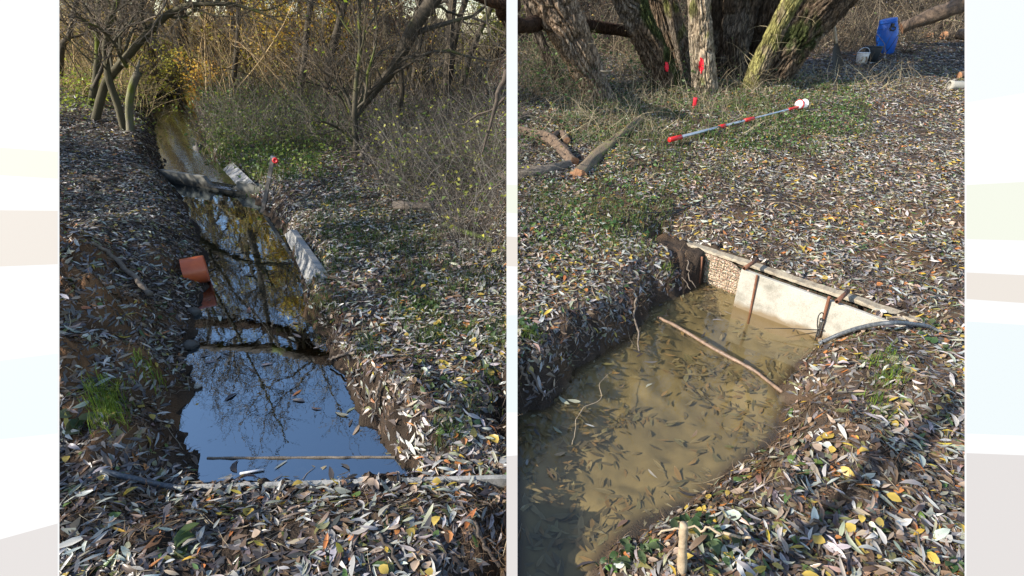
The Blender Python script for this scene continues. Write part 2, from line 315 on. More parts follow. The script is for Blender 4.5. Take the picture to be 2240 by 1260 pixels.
def height(x, y):
    x = np.asarray(x, float); y = np.asarray(y, float)
    bw_ = np.minimum(.25*np.maximum(y-3.2, 0), .9); wr = sm((x+.012+bw_)/(.024+bw_))
    base = zl_base(x, y)*(1-wr)+zr_base(y)*wr
    for cx, cy, r, hh in CL:
        ok = np.exp(-((x-cx)**2+(y-cy)**2)/(r*r)*1.2); base = base+hh*ok*(.3+.9*vn(x*13, y*13, 0, 5)+.5*vn(x*34, y*34, 0, 6))
    base = base+(fbm(x*1.3, y*1.3, 0, 11, 3)-.5)*.10*np.clip(y/4, .3, 2)+(fbm(x*7, y*7, 0, 21, 4)-.5)*.045
    dl, dr = sdist(x, y, SL), sdist(x, y, SR)
    ed = (fbm(x*6, y*6, 0, 31, 4)-.5)*.12
    bd = segd(x, y, BD0, BD1); bs = segd(x, y, BA0, BA1)
    lb = sm((dl-.06)/.55)*sm((y-1.75)/.35)*sm((5.2-y)/1.6)*(x < -.2-.52*y); base = base+lb*(.11+.12*vn(x*3.1, y*3.1, 0, 77))
    # left stream
    near = sm(1-(bd-.02)/.08)
    wl = (.24+.22*vn(x*2.2, y*2.2, 0, 41))*(1-near)+.02*near
    wl = np.where((x > -1.45) & (y < 3.4) & (y > 1.7), np.minimum(wl, .17), wl)
    d1 = dl+ed*(1-near)
    # right pool
    nearr = sm(1-(bs-.09)/.1); gx = sm(1-(np.abs(x)-.005)/.05)
    wq = np.where(y > 2.75, .16, .30)*(1-np.maximum(nearr, gx))+.02*np.maximum(nearr, gx)
    wq = np.where((x < 1.25) & (y > 2.1), np.maximum(wq, .30*(1-np.maximum(nearr, gx))), wq); wq = np.where(y < 2.2, .34*(1-gx)+.02*gx, wq); d2 = dr+ed*(1-np.maximum(nearr, gx))
    base = np.where(bs < .5, base*sm(bs/.5)+.243*(1-sm(bs/.5)), base)
    base = np.where(bd < .3, base*sm(bd/.3)+.045*(1-sm(bd/.3)), base)
    def bank(d, w, dep):
        t = np.clip(d/w, 0, 1); up = 1-(1-t)**2.2; return up, -dep*sm(-d/.35)
    u1, b1 = bank(d1, wl, .3); u2, b2 = bank(d2, wq, .11)
    z = base*np.minimum(u1, u2)+np.where(d1 < 0, b1, 0)+np.where(d2 < 0, b2+(fbm(x*9, y*9, 0, 3, 3)-.5)*.03*sm(-d2/.1), 0)
    up = sm((y-6.35)/.3)*(dl < 1.)                   # upstream of the weir the water stands higher
    z = z+np.where(dl < 0, .075*up*sm(1+dl*4), .0)
    soil = sm((.22-np.minimum(np.abs(d1), np.abs(d2)))/.2)
    z = z+soil*(fbm(x*20, y*20, 0, 51, 4)-.5)*.11*(np.minimum(d1, d2) > 0)
    return z
J, I = 620, 760; kk = math.log(72/1.9)/J
YJ = -1.5+1.9*np.exp(kk*np.arange(J+1)); UI = np.linspace(-1.35, 1.35, I+1)
UI = np.sign(UI)*(np.abs(UI)+0*UI)
GX = UI[None]*(YJ[:, None]+1.5); GY = np.repeat(YJ[:, None], I+1, 1); GZ = height(GX, GY)
def hf(x, y):
    x = np.asarray(x, float); y = np.asarray(y, float)
    j = np.clip(np.log(np.maximum(y+1.5, 1.9)/1.9)/kk, 0, J-1e-6); i = np.clip((x/(np.maximum(y, .4)+1.5)+1.35)/2.7*I, 0, I-1e-6)
    ji, ii = j.astype(int), i.astype(int); a, b = j-ji, i-ii
    return GZ[ji, ii]*(1-a)*(1-b)+GZ[ji+1, ii]*a*(1-b)+GZ[ji, ii+1]*(1-a)*b+GZ[ji+1, ii+1]*a*b
def hnorm(x, y, e=.03):
    n = np.stack([-(hf(x+e, y)-hf(x-e, y))/(2*e), -(hf(x, y+e)-hf(x, y-e))/(2*e), np.ones(np.shape(x))], -1); return n/np.linalg.norm(n, axis=-1, keepdims=True)
def G(px, py, dz=0.):   # where the line of sight meets the ground
    r = rays(px, py); sh = r.shape[:-1]; r = r.reshape(-1, 3); T = np.geomspace(.9, 75, 420)
    P = np.array([0, 0, CAMH])+r[:, None]*T[None, :, None]; below = P[..., 2] < hf(P[..., 0], P[..., 1])+dz
    k = np.where(below.any(1), below.argmax(1), len(T)-1); k = np.maximum(k, 1); rr = np.arange(len(r))
    a = P[rr, k-1]; b = P[rr, k]
    fa = a[:, 2]-hf(a[:, 0], a[:, 1])-dz; fb = b[:, 2]-hf(b[:, 0], b[:, 1])-dz; t = np.clip(fa/(fa-fb+1e-12), 0, 1)[:, None]
    return (a+(b-a)*t).reshape(*sh, 3)
def dep(p): return float(proj(np.asarray(p))[2])
rng = np.random.default_rng(7)
gq = (np.arange(J)[:, None]*(I+1)+np.arange(I)[None]).reshape(-1); GF = np.stack([gq, gq+1, gq+I+2, gq+I+1], -1)
gd1, gd2 = sdist(GX, GY, SL), sdist(GX, GY, SR)
nA = fbm(GX*3, GY*3, 0, 61, 4)[..., None]; nB = fbm(GX*16, GY*16, 0, 71, 3)[..., None]
c = np.array([.050, .036, .026])*(.6+.9*nB)+np.array([.05, .026, .008])*sm((nA-.5)*4)*.9
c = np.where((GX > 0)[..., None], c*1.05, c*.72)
wm = np.zeros(GX.shape)
for cx, cy, r_, hh in CL[:12]: wm = np.maximum(wm, np.exp(-((GX-cx)**2+(GY-cy)**2)/(r_*r_*1.3)))
wm = (wm*(GX < -.8))[..., None]; c = c*(1-wm)+np.array([.15, .078, .038])*(.5+1.0*nB)*wm
bed = (.7+.3*nB+.5*(nA-.5))*np.array([.25, .205, .115]); c = c*(1-sm(-gd2/.08)[..., None])+bed*sm(-gd2/.08)[..., None]
c = c*(1-sm(-gd1/.08)[..., None])+np.array([.06, .05, .03])*sm(-gd1/.08)[..., None]
far = sm((GY-12)/5)[..., None]; c = c*(1-far)+far*np.where((GX > 0)[..., None], np.array([.065, .047, .03]), np.array([.10, .08, .045]))*(.5+nA)
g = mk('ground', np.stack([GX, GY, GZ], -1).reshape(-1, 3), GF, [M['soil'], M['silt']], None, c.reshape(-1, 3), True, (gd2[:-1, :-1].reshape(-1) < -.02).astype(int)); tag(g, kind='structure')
def grid_sheet(name, x0, x1, y0, y1, z, mat, n=4):
    X, Y = np.meshgrid(np.linspace(x0, x1, n), np.linspace(y0, y1, n)); q = (np.arange(n-1)[:, None]*n+np.arange(n-1)[None]).reshape(-1)
    return tag(mk(name, np.stack([X, Y, np.full(X.shape, z)], -1).reshape(-1, 3), np.stack([q, q+1, q+n+1, q+n], -1), mat), kind='structure')
WY = 6.33   # weir
W0, W1 = Z(352., 372., .14), Z(600., 410., .14)
ws = (W1-W0)[:2]/np.linalg.norm((W1-W0)[:2])
bl = BD0[1]+.03
# downstream sheet ends on the weir, upstream sheet begins there
def quad_sheet(name, pts, z, mat): return tag(mk(name, [[p[0], p[1], z] for p in pts], [np.array([list(range(len(pts)))])], mat), kind='structure')
wl_, wr_ = W0[:2]-ws*1.5, W1[:2]+ws*.5
quad_sheet('stream_water', [(BD0[0]-1.2, BD0[1]+.01), (BD1[0]-.07, BD1[1]+.01), wr_, wl_], 0., M['water'])
quad_sheet('upper_stream_water', [wl_+(0, .03), wr_+(0, .03), (-1.2, 9), (-4, 17), (-14, 17)], .085, M['riffle'])
grid_sheet('pool_water', .008, 2.6, .35, 3.9, 0., M['pool'])
# ================================================================ structures and objects
def Yp(px, py, y):   # the point of the sight line that lies y metres ahead
    r = rays(float(px), float(py)); return np.array([0, 0, CAMH])+r*(y/r[1])
def plate(p0, p1, z0, top, th, seg=60, rough=.003, seed=1):
    p0, p1 = np.asarray(p0, float)[:2], np.asarray(p1, float)[:2]; L = p1-p0; ln = np.linalg.norm(L); u = L/ln; nn = np.array([u[1], -u[0]]); V = []; b = th*.1
    for si in np.linspace(0, ln, seg+1):
        zt = top(si/ln) if callable(top) else top
        for o, t, dz in [(-th/2, 0, 0), (-th/2, 1, -b), (-th/2+b, 1, 0), (th/2-b, 1, 0), (th/2, 1, -b), (th/2, 0, 0)]:
            n = float(vn(si*35, o*60, t*3., seed)-.5)*rough*2
            V.append([*(p0+u*si+nn*(o+n)), (zt+dz+n) if t else z0])
    q = [(i*6+j, (i+1)*6+j, (i+1)*6+(j+1) % 6, i*6+(j+1) % 6) for i in range(seg) for j in range(6)]
    return np.array(V), [np.array(q), np.array([[0, 1, 2, 3, 4, 5], [seg*6+j for j in (5, 4, 3, 2, 1, 0)]])]
def qslab(c, th, n=14, rough=.003, seed=3):   # slab whose upper face has the four given corners
    c = [np.asarray(k, float) for k in c]; nn = np.cross(c[1]-c[0], c[3]-c[0]); nn /= np.linalg.norm(nn)
    if nn[2] < 0: nn = -nn
    s = np.linspace(0, 1, n)[:, None, None]; t = np.linspace(0, 1, n)[None, :, None]
    T = c[0]*(1-s)*(1-t)+c[1]*s*(1-t)+c[2]*s*t+c[3]*(1-s)*t; T = T+(vn(T[..., 0]*25, T[..., 1]*25, T[..., 2]*25, seed)[..., None]-.5)*rough*2*nn
    Bt = c[0]*(1-s)*(1-t)+c[1]*s*(1-t)+c[2]*s*t+c[3]*(1-s)*t-nn*th
    V = np.concatenate([T.reshape(-1, 3), Bt.reshape(-1, 3)]); k = (np.arange(n-1)[:, None]*n+np.arange(n-1)[None]).reshape(-1); q = np.stack([k, k+1, k+n+1, k+n], -1)
    e = [i for i in range(n)]+[i*n+n-1 for i in range(1, n)]+[(n-1)*n+i for i in range(n-2, -1, -1)]+[i*n for i in range(n-2, 0, -1)]; e = np.array(e); e2 = np.roll(e, -1)
    return V, [np.concatenate([q, q[:, ::-1]+n*n, np.stack([e, e2, e2+n*n, e+n*n], -1)])]
def one(name, V, Fs, mat, label, cat, group=None, smooth=False, col=None): return tag(mk(name, V, Fs, mat, None, col, smooth), label, cat, group)
# --- weir
def s_at(px):   # share of the weir line seen at pixel column px
    t = np.linspace(0, 1, 800)[:, None]; P = W0*(1-t)+W1*t; x = proj(P)[0]; return float(t[np.abs(x-px).argmin(), 0])
na, nb = s_at(449), s_at(521); nc, nr = (na+nb)/2, (nb-na)/2
def wtop(t):
    q = abs(t-nc)/nr; return .150-(.118*math.sqrt(max(0, 1-q*q)) if q < 1 else 0)
wt = thing('weir', (*(W0[:2]+W1[:2])/2, 0), 'low grey concrete weir with a rounded notch crossing the narrow stream', 'weir')
V, Fq = plate(W0, W1, -.3, wtop, .045, 140, .0012); mk('wall_plate', V, Fq, M['weir'], wt)
# water sliding through the notch
lt = np.linspace(0, 1, 12); cr = np.linspace(-1, 1, 17); un = np.array([ws[1], -ws[0]]); V = []
if un[1] > 0: un = -un
wl = np.linalg.norm((W1-W0)[:2])
for a in lt:
    for b_ in cr:
        p = W0[:2]+(W1-W0)[:2]*(nc+b_*nr*(.96+.35*(1-a)))-un*(.55*(1-a)-.04)
        zc = .135-.105*math.sqrt(max(0, 1-b_*b_)) if a > .85 else 0
        V.append([*p, max(.084*(1-a**2.5)+.036*a**2.5, 0)+.006*(vn(p[0]*30, p[1]*30, 0, 2)-.5)])
k = (np.arange(11)[:, None]*17+np.arange(16)[None]).reshape(-1)
tag(mk('weir_overflow_water', np.array(V)+(0, 0, .004), np.stack([k, k+1, k+18, k+17], -1), M['spill'], None, None, True), kind='structure')
c4 = [G(484., 374.)*0+Z(484., 374., .07), Z(508., 354., .17), Z(556., 400., .18), Z(507., 404., .06)]
V, Fq = qslab(c4, .05); one('concrete_slab', V, Fq, M['slab3'], 'stained pale concrete slab leaning on the bank beside the weir notch', 'slab')
c4 = [Z(622., 513., .03), Z(636., 502., .17), Z(708., 606., .16), Z(672., 624., .03)]
V, Fq = qslab(c4, .05, 20, .004); one('concrete_slab', V, Fq, M['slab2'], 'long light grey concrete slab lying on the right edge of the dark stream', 'slab')
V, Fq = plate(BD0, BD1, -.25, .060, .022, 120, .003); one('concrete_board', V, Fq, M['slab2'], 'concrete edging board damming the stream, its edge showing under leaves in front', 'board')
V, Fq = plate(Z(452., 999., .01), Z(864., 997., .01), -.05, lambda t: .004+.003*vn(t*20, 0, 0, 4), .010, 60); one('wooden_lath', V, Fq, M['wood'], 'thin grey lath lying across the blue water near the concrete edging board', 'lath')
# --- upright measuring stake with red disc
p0, p1 = G(577., 455.), None; p0 = Z(577., 452., .05); p1 = Yp(598, 341, p0[1]+.0); tk = thing('measuring_stake', p0, 'thin grey wooden measuring stake with a red disc on top beside the weir', 'stake')
ax = (p1-p0); Ls = np.linalg.norm(ax); ax /= Ls; e1 = np.cross(ax, (0, 1, 0)); e1 /= np.linalg.norm(e1); e2 = np.cross(ax, e1)
mk('post', *box(p0+ax*(Ls/2-.12), [e1, e2, ax], (.019, .013, Ls/2+.12)), solid('grey stake', (.21, .185, .16), (.13, .11, .09), 30, .8, .3), tk)
mk('metal_cap', *box(p1-ax*.012, [e1, e2, ax], (.0205, .0145, .012)), M['alu'], tk)
mk('metal_band', *box(p0+ax*Ls*.60, [e1, e2, ax], (.0205, .0145, .006)), M['alu'], tk)
dc = p1-ax*.045+np.array([.035, -.02, 0]); V, f = lathe([(.0, -.004), (.03, -.004), (.03, .004), (.014, .006), (.012, .001), (0, .001)], dc, (.15, -1, .2), 24); mk('disc', V, f, M['red'], tk, None, True)
# --- orange drain pipe
pc = Z(452., 587., .105); pa = np.array([.86, .50, .0]); pa /= np.linalg.norm(pa); rp = .104
V, f = lathe([(rp, -.155), (rp, -.01), (rp-.003, 0), (rp-.010, 0), (rp-.011, -.02), (rp-.011, -.15)], pc, pa, 56); one('drain_pipe', V, f, M['orange'], 'orange plastic drain pipe end poking from the left bank over the stream', 'pipe', None, True)
# --- small things at the left
V, f = tubes(catmull([Z(525., 1036., .006), Z(577., 1027., .006)], 3), .0055, 10, True); one('glass_tube', V, f, M['white'], 'small white glass tube floating in the water before the edging board', 'tube', None, True)
def line(pts, r, n=30, sides=10, wob=0, seed=0, caps=True):
    P = catmull(pts, n); rr = np.interp(np.linspace(0, 1, n), np.linspace(0, 1, len(r)), r) if np.ndim(r) else np.full(n, r)
    if wob: P = P+(np.stack([vn(np.arange(n)*.45, a*9., 0, seed) for a in range(3)], -1)-.5)*wob; rr = rr*(.85+.3*vn(np.arange(n)*.6, 5, 0, seed))
    return tubes(P, rr[None], sides, caps)
def gl(pts, dz=.02): return [G(float(a), float(b))+np.array([0, 0, dz]) for a, b in pts]
V, f = line(gl([(225, 1036), (265, 1046), (310, 1056), (362, 1068), (420, 1075)], .015), .012); one('hose', V, f, M['hose'], 'bluish black hose half buried in leaves at the lower left bank', 'hose', None, True)
def stick(name, pts, r, mat, label, cat, dz=.02, wob=.012, seed=1, n=30, sides=10):
    V, f = line(gl(pts, dz), r, n, sides, wob, seed); return one(name, V, f, mat, label, cat, None, True)
M['greybark'] = solid('grey branch bark', (.20, .16, .12), (.09, .07, .055), 30, .85, .6)
M['brownbark'] = solid('dark branch bark', (.10, .075, .055), (.045, .035, .028), 25, .9, .7)
M['mossbark'] = solid('mossy bark', (.17, .17, .05), (.16, .12, .08), 9, lo=.3, hi=.5, rough=.95, bump=.8, bscale=70, dist=.015) if 1 else solid('mossy bark', (.16, .20, .03), (.10, .075, .05), 9, .95, .8, bscale=70, dist=.015)
stick('branch', [(205, 542), (240, 562), (275, 595), (308, 628), (332, 656)], [.010, .016, .019], M['greybark'], 'bent bare brown branch lying on the left bank near the orange pipe', 'branch', .035)
stick('branch', [(200, 392), (225, 398), (262, 392)], [.02, .014], M['brownbark'], 'short dark branch lying in the leaves on the upper left bank', 'branch')
stick('branch', [(455, 560+230), (470, 792), (492, 800)], [.006, .004], M['brownbark'], 'small twig caught at the left waterline below the pipe', 'branch')
stick('branch', [(720, 800), (745, 790), (780, 785)], [.006, .008], M['greybark'], 'forked pale root jutting from the right bank over the water', 'root', .04)
stick('branch', [(835, 855), (828, 880), (826, 915)], [.007, .005], M['greybark'], 'thin bleached root hanging at the undercut right bank', 'root', .05)
stick('branch', [(1010, 1110), (1040, 1160), (1060, 1200), (1095, 1250)][::-1], [.008, .005], M['brownbark'], 'thin dark twig on the leaves by the lower middle edge', 'branch', .02)
stick('branch', [(795, 1112+20), (840, 1190), (885, 1258)], [.004, .006], M['brownbark'], 'long thin twig across the leaf litter at the bottom', 'branch', .02)
stick('branch', [(680, 605), (720, 610), (760, 622), (790, 632)], [.011, .007], M['brownbark'], 'dark branch on the litter right of the long concrete slab', 'branch', .025)
def log(name, pts, r, mat, endmat, label, cat='log', dz=.0, seed=1, amp=.12, sides=20, n=26, ydist=None):
    P = catmull([Yp(a, b, y) for (a, b, y) in pts] if len(pts[0]) == 3 else gl(pts, dz), n); rr = np.interp(np.linspace(0, 1, n), np.linspace(0, 1, len(r)), r)
    V, Fs = tubes(P, rr[None], sides); Pc = np.repeat(P, sides, 0); dv = V-Pc; ang = np.tile(np.arange(sides), n); sx = np.repeat(np.arange(n), sides)
    V = Pc+dv*(1+amp*2*(vn(ang*.55, sx*.18, 0, seed)-.5)+amp*(vn(ang*1.7, sx*.4, 0, seed+1)-.5))[:, None]
    t = thing(name, P[0], label, cat); mk('bark', V, Fs, mat, t, None, True)
    for e in (0, n-1):
        ring = V[e*sides:(e+1)*sides]; cc = ring.mean(0); tt = P[e]-P[1 if e == 0 else n-2]; tt /= np.linalg.norm(tt)
        R2 = np.vstack([ring+tt*.001, cc+(ring-cc)*.5+tt*.004, cc+tt*.002]); q = [(j, (j+1) % sides, sides+(j+1) % sides, sides+j) for j in range(sides)]; tr = [(sides+j, sides+(j+1) % sides, 2*sides) for j in range(sides)]
        mk('cut_end', R2, [np.array(q), np.array(tr)], endmat, t)
    return t
log('log', [(862, 457), (900, 458), (942, 459)], [.045, .04], M['greybark'], M['cutwood'], 'short grey log with an orange cut end lying among leaves on the far right bank', dz=.03)
log('log', [(972, 499), (1020, 515), (1078, 534)], [.022, .022], solid('green moss', (.10, .15, .02), (.06, .05, .03), 14, .95, .8), M['brownbark'], 'thin moss covered log at the right edge of the stream bank', dz=.03)
log('log', [(700, 300, 9.2), (650, 302, 9.4), (600, 300, 9.6), (560, 292, 9.9)], [.05, .045, .03], M['brownbark'], M['brownbark'], 'dark fallen log behind the far bank of the stream', seed=5)
log('tree_stump', [(754, 396), (783, 366), (795, 340), (808, 312)][:1]*0+[(752, 396, 6.7), (768, 372, 6.75), (786, 350, 6.8), (806, 313, 6.85)], [.055, .045, .035], M['greybark'], M['cutwood'], 'leaning broken brown stump at the edge of the thicket', 'stump', seed=3, amp=.25)
log('tree_stump', [(745, 374, 7.1), (768, 352, 7.1), (797, 334, 7.0)], [.03, .025], M['brownbark'], M['brownbark'], 'thin dark broken limb leaning beside the broken brown stump', 'stump', seed=4, amp=.25)
log('tree_stump', [(884, 432, 5.75), (883, 415, 5.75), (887, 398, 5.75)], [.04, .03, .02], M['greybark'], M['cutwood'], 'small splintered stump standing behind the short grey log', 'stump', seed=7, amp=.4)
log('tree_stump', [(932, 448, 5.4), (922, 428, 5.45), (914, 408, 5.5)], [.025, .015], M['brownbark'], M['brownbark'], 'dark slanting stick stump right of the splintered stump', 'stump', seed=8, amp=.3)
V, f = line([Yp(648, 386, 6.6), Yp(690, 366, 6.6), Yp(740, 342, 6.6), Yp(795, 326, 6.6)], [.014, .009], 24, 7, .02, 4); one('branch', V, f, M['brownbark'], 'long thin branch propped against the leaning broken stump', 'branch', None, True)
V, f = line([Yp(1050, 404, 5.6), Yp(1080, 396, 5.5), Yp(1106, 388, 5.4), Yp(1112, 386, 5.35)], [.012, .02], 16, 8, .01, 4); one('branch', V, f, M['mossbark'], 'mossy branch reaching in from the thicket at the right', 'branch', None, True)
V, f = line([Yp(1106, 155, 4.6), Yp(1097, 190, 4.6), Yp(1084, 222, 4.6), Yp(1076, 262, 4.6), Yp(1064, 300, 4.6), Yp(1052, 340, 4.6)], [.022, .016, .008], 24, 8, .03, 6); one('branch', V, f, M['brownbark'], 'dark reddish dead branch hanging down in front of the thicket', 'branch', None, True)
V, f = line([Yp(984, 268, 4.8), Yp(1010, 272, 4.8), Yp(1040, 252, 4.8), Yp(1075, 242, 4.75), Yp(1104, 212, 4.7)], [.006, .012], 24, 6, .02, 8); one('branch', V, f, M['brownbark'], 'curved thin dark branch sweeping left from the hanging dead branch', 'branch', None, True)
def rock(name, px, py, r, mat, label, cat, sq=.7, seed=0, z=None):
    c0 = G(float(px), float(py)) if z is None else Z(float(px), float(py), z); n, m_ = 18, 12; th = np.arange(n)*2*math.pi/n; ph = np.linspace(.02, math.pi-.02, m_)
    d = np.stack([np.sin(ph)[:, None]*np.cos(th), np.sin(ph)[:, None]*np.sin(th), np.repeat(np.cos(ph)[:, None], n, 1)], -1).reshape(-1, 3)
    V = c0+d*r*np.array([1, .9, sq])*(.75+.5*vn(d[:, 0]*2+seed, d[:, 1]*2, d[:, 2]*2, seed)+.2*vn(d[:, 0]*7, d[:, 1]*7, d[:, 2]*7, seed))[:, None]
    k = (np.arange(m_-1)[:, None]*n+np.arange(n)[None]); k2 = (np.arange(m_-1)[:, None]*n+(np.arange(n)[None]+1) % n); k, k2 = k.reshape(-1), k2.reshape(-1)
    return one(name, V, [np.stack([k, k2, k2+n, k+n], -1)], mat, label, cat, None, True)
M['stone'] = solid('wet stone', (.10, .085, .065), (.04, .035, .03), 20, .6, .4); M['pale'] = solid('pale stone', (.42, .38, .32), (.3, .27, .22), 20, .8, .3)
rock('rock', 436, 328, .075, M['stone'], 'dark rounded stone standing at the upper right edge of the stream above the weir', 'stone', 1.1, 1)
rock('rock', 431, 845, .02, M['pale'], 'small pale pebble at the left waterline', 'stone', .6, 2)
rock('rock', 422, 683, .045, M['stone'], 'dark wet lump at the left waterline below the orange pipe', 'stone', .7, 3, .01)
rock('rock', 417, 755, .04, M['stone'], 'dark wet lump where the mirrored trunk meets the left bank', 'stone', .7, 4, .01)
rock('rock', 812, 1060, .022, M['soil'] if False else M['stone'], 'small clod resting on the edging board', 'clod', .9, 5)
# ================================================================ right: slabs, gabion, rods
zb = .25
V, Fq = plate(np.append(BA0-bu*.1+_bk*.62, 0), np.append(BA1+bu*.12+_bk*.62, 0), .229, lambda t: .243+.008*vn(t*14, 0, 0, 3), .08, 120, .006, 8)
one('concrete_slab', V, Fq, M['lid'], 'long pale slab edge along the buried bank behind the gravel basket', 'slab')
F0, F1 = Z(1624., 588., .284), Z(1960., 708., .25)
V, Fq = plate(F0, F1+(F1-F0)*.25, -.12, lambda t: .284-.034*t*1.25+.002*vn(t*18, 0, 0, 5), .03, 120, .0012, 6)
one('concrete_slab', V, Fq, M['slab'], 'bright pale concrete slab standing in the pool held by rusty rods', 'slab')
fu = (F1-F0)[:2]/np.linalg.norm((F1-F0)[:2]); fn = np.array([fu[1], -fu[0]])
if fn[1] > 0: fn = -fn          # towards the pool
# gabion between the slabs
gb = thing('gabion', (*BA0, 0), 'wire basket of fine reddish gravel between the two concrete slabs', 'gabion')
bn = np.array([bu[1], -bu[0]]); bn = -bn if bn[1] > 0 else bn
def bline(px, z):     # point on the back line seen at column px
    t = np.linspace(-.3, 1.3, 900)[:, None]; P = np.concatenate([BA0+(BA1-BA0)*t, np.full((900, 1), z)], 1); return P[np.abs(proj(P)[0]-px).argmin(), :2]
g0, g1 = bline(1533, .1)+_bk*.35, bline(1960, .1)+_bk*.35
nx, nz = 220, 26; S_ = np.linspace(0, 1, nx)[:, None]; T_ = np.linspace(-.1, .205, nz)[None]
def gtop(s): return .220-.09*sm((s-.14)/.2)
zt = -.1+(T_+.1)/.305*(gtop(S_)+.1); bul = .022+.018*vn(S_*9, T_*12, 0, 3)+.010*vn(S_*90, T_*90, 0, 9)
X = g0[0]+(g1-g0)[0]*S_+bn[0]*bul; Y = g0[1]+(g1-g0)[1]*S_+bn[1]*bul
Vf = np.stack([X, Y, zt+0*X], -1); k = (np.arange(nx-1)[:, None]*nz+np.arange(nz-1)[None]).reshape(-1)
tp = Vf[:, -1].copy(); tb = tp.copy(); tb[:, :2] -= bn*.03; Vb = np.concatenate([Vf.reshape(-1, 3), tp, tb]); q2 = np.arange(nx-1); o1 = nx*nz
mk('gravel_fill', Vb, [np.concatenate([np.stack([k, k+1, k+nz+1, k+nz], -1), np.stack([o1+q2, o1+q2+1, o1+nx+q2+1, o1+nx+q2], -1)])], M['gravel'], gb, None, True)
wires = B(); ll = np.linalg.norm(g1-g0)
for i in range(int(ll/.024)):
    s = i*.024/ll; p = g0+(g1-g0)*s+bn*(.047+.006*rng.random()); q = p+bn*.004*rng.normal()+bu*.006*rng.normal(); wires.add(*tubes(np.array([[*p, -.08], [*q, .06], [*p, float(gtop(s))+.012*rng.random()]]), .0011, 4))
for z in np.arange(-.03, .23, .024):
    pp = np.array([[*(g0+(g1-g0)*s+bn*(.048+.008*rng.random())), z+.004*rng.normal()] for s in np.linspace(0, .36 if z > .17 else 1, 30)]); wires.add(*tubes(pp, .0011, 4))
for i in range(60):
    s = .3+.7*rng.random(); p = np.array([*(g0+(g1-g0)*s-bn*.01), .21]); d = np.array([*(bn*rng.uniform(.01, .05)), -.02*rng.random()]); wires.add(*tubes(np.array([p, p+d*.5+np.array([0, 0, .01]), p+d]), .001, 4))
wires.obj('wire_mesh', M['wire'], gb)
def rod(px, y0, y1, off, r, label, ribs=True):
    t = np.linspace(-.4, 1.3, 900)[:, None]; L0 = F0[:2]+fn*off; P = np.concatenate([L0+(F1-F0)[:2]*t, np.full((900, 1), .15)], 1); p = P[np.abs(proj(P)[0]-px).argmin()]
    zs = np.linspace(-.2, .5, 700); Q = np.stack([np.full(700, p[0]), np.full(700, p[1]), zs], 1); top = zs[np.abs(proj(Q)[1]-y0).argmin()]
    K = 90 if ribs else 12; zz = np.linspace(-.1, top, K); rr = r*(1+(.14*(np.arange(K) % 2) if ribs else 0)); rr[-1] *= .8 if ribs else 1
    lean = np.array([p[0], p[1], 0])+np.stack([(zz-.1)*-.05, zz*0, zz], 1)
    V, f = tubes(lean, rr[None], 12, True); return one('steel_rod', V, f, M['rust'], label, 'rod', 'rusty steel rods at the slabs', True)
rod(1650, 602, 685, .022, .007, 'rusty rod leaning on the left end of the bright pale slab')
rr2 = rod(1803, 648, 745, .024, .0085, 'ribbed rusty rod against the middle of the pale slab with a sensor strapped to it')
# rods before the gravel
for (px, ya, yb, ofs, lb) in ((1545, 556, 636, .07, 'rusty rod holding the gravel basket at its left end'),):
    a = np.append(bline(px, .1)+bn*ofs, 0); V, f = tubes(np.array([a+(0.0, 0, -.1), a+(-.004, 0, .08), a+(-.014, 0, .225)]), .008, 10, True); one('steel_rod', V, f, M['rust'], lb, 'rod', 'rusty steel rods at the slabs', True)
def stub(px, py, z, L, r, label):
    c0 = Z(float(px), float(py), z); d = np.array([-fn[0], -fn[1], .02]); V, f = lathe([(r*.72, .0), (r, .0), (r, L), (r*.72, L), (r*.72, .01)], c0, d, 20); one('pipe_stub', V, f, M['darkrust'], label, 'pipe', 'rusty pipe stubs', True)
stub(1628, 587, .30, .20, .013, 'rusty pipe stub lying over the left top corner of the bright pale slab')
stub(1831, 660, .285, .19, .013, 'rusty pipe stub over the right part of the bright pale slab')
# sensor
sp_ = Z(1795., 742., .01); t = np.linspace(-.4, 1.3, 900)[:, None]; P = np.concatenate([F0[:2]+fn*.03+(F1-F0)[:2]*t, np.full((900, 1), .07)], 1); sb = P[np.abs(proj(P)[0]-1793).argmin()]; sb[2] = .015
sn = thing('water_sensor', sb, 'small steel cylinder sensor with a black cable loop tied to the ribbed rod', 'sensor')
V, f = lathe([(0, 0), (.0125, 0), (.0125, .018), (.0115, .02), (.0115, .1), (.0125, .102), (.0125, .118), (.006, .124), (0, .124)], sb, (-.03, 0, 1), 20); mk('steel_body', V, f, M['steel'], sn, None, True)
V, f = lathe([(.0, .119), (.0132, .119), (.0132, .128), (0, .130)], sb, (-.03, 0, 1), 20); mk('cap', V, f, M['black'], sn, None, True)
V, f = line([sb+(-.002, -.002, .12), sb+(-.003, 0, .155), sb+(-.02, 0, .172), sb+(-.036, -.004, .15), sb+(-.03, -.01, .09), sb+(-.02, -.018, .05), sb+(-.02, -.018, -.02)], .0032, 40, 8); mk('cable', V, f, M['black'], sn, None, True)
V, f = tubes(np.array([sb+np.array([.014*math.cos(a)+.012, .017*math.sin(a), .052]) for a in np.linspace(0, 2*math.pi, 20)])*[1, 1, 1], .0022, 6); mk('cable_tie', V, f, M['black'], sn)
tq = Z(1672., 718., .035); tt_ = sb+np.array([-.012, -.012, .055]); V, f = tubes(np.array([tt_, (tt_+tq)/2+(0, 0, .004), tq]), np.array([[.0030, .0028, .0012]]), 6, True); mk('tie_tail', V, f, M['black'], sn)
hz = [Z(1792., 752., .015)]+[G(a, b)*.5+G(a, b+3)*.5+(0, 0, dz) for a, b, dz in ((1832., 741., .035), (1880., 733., .06), (1935., 727., .065), (1985., 722., .045), (2038., 722., .015), (2072., 735., -.03))]
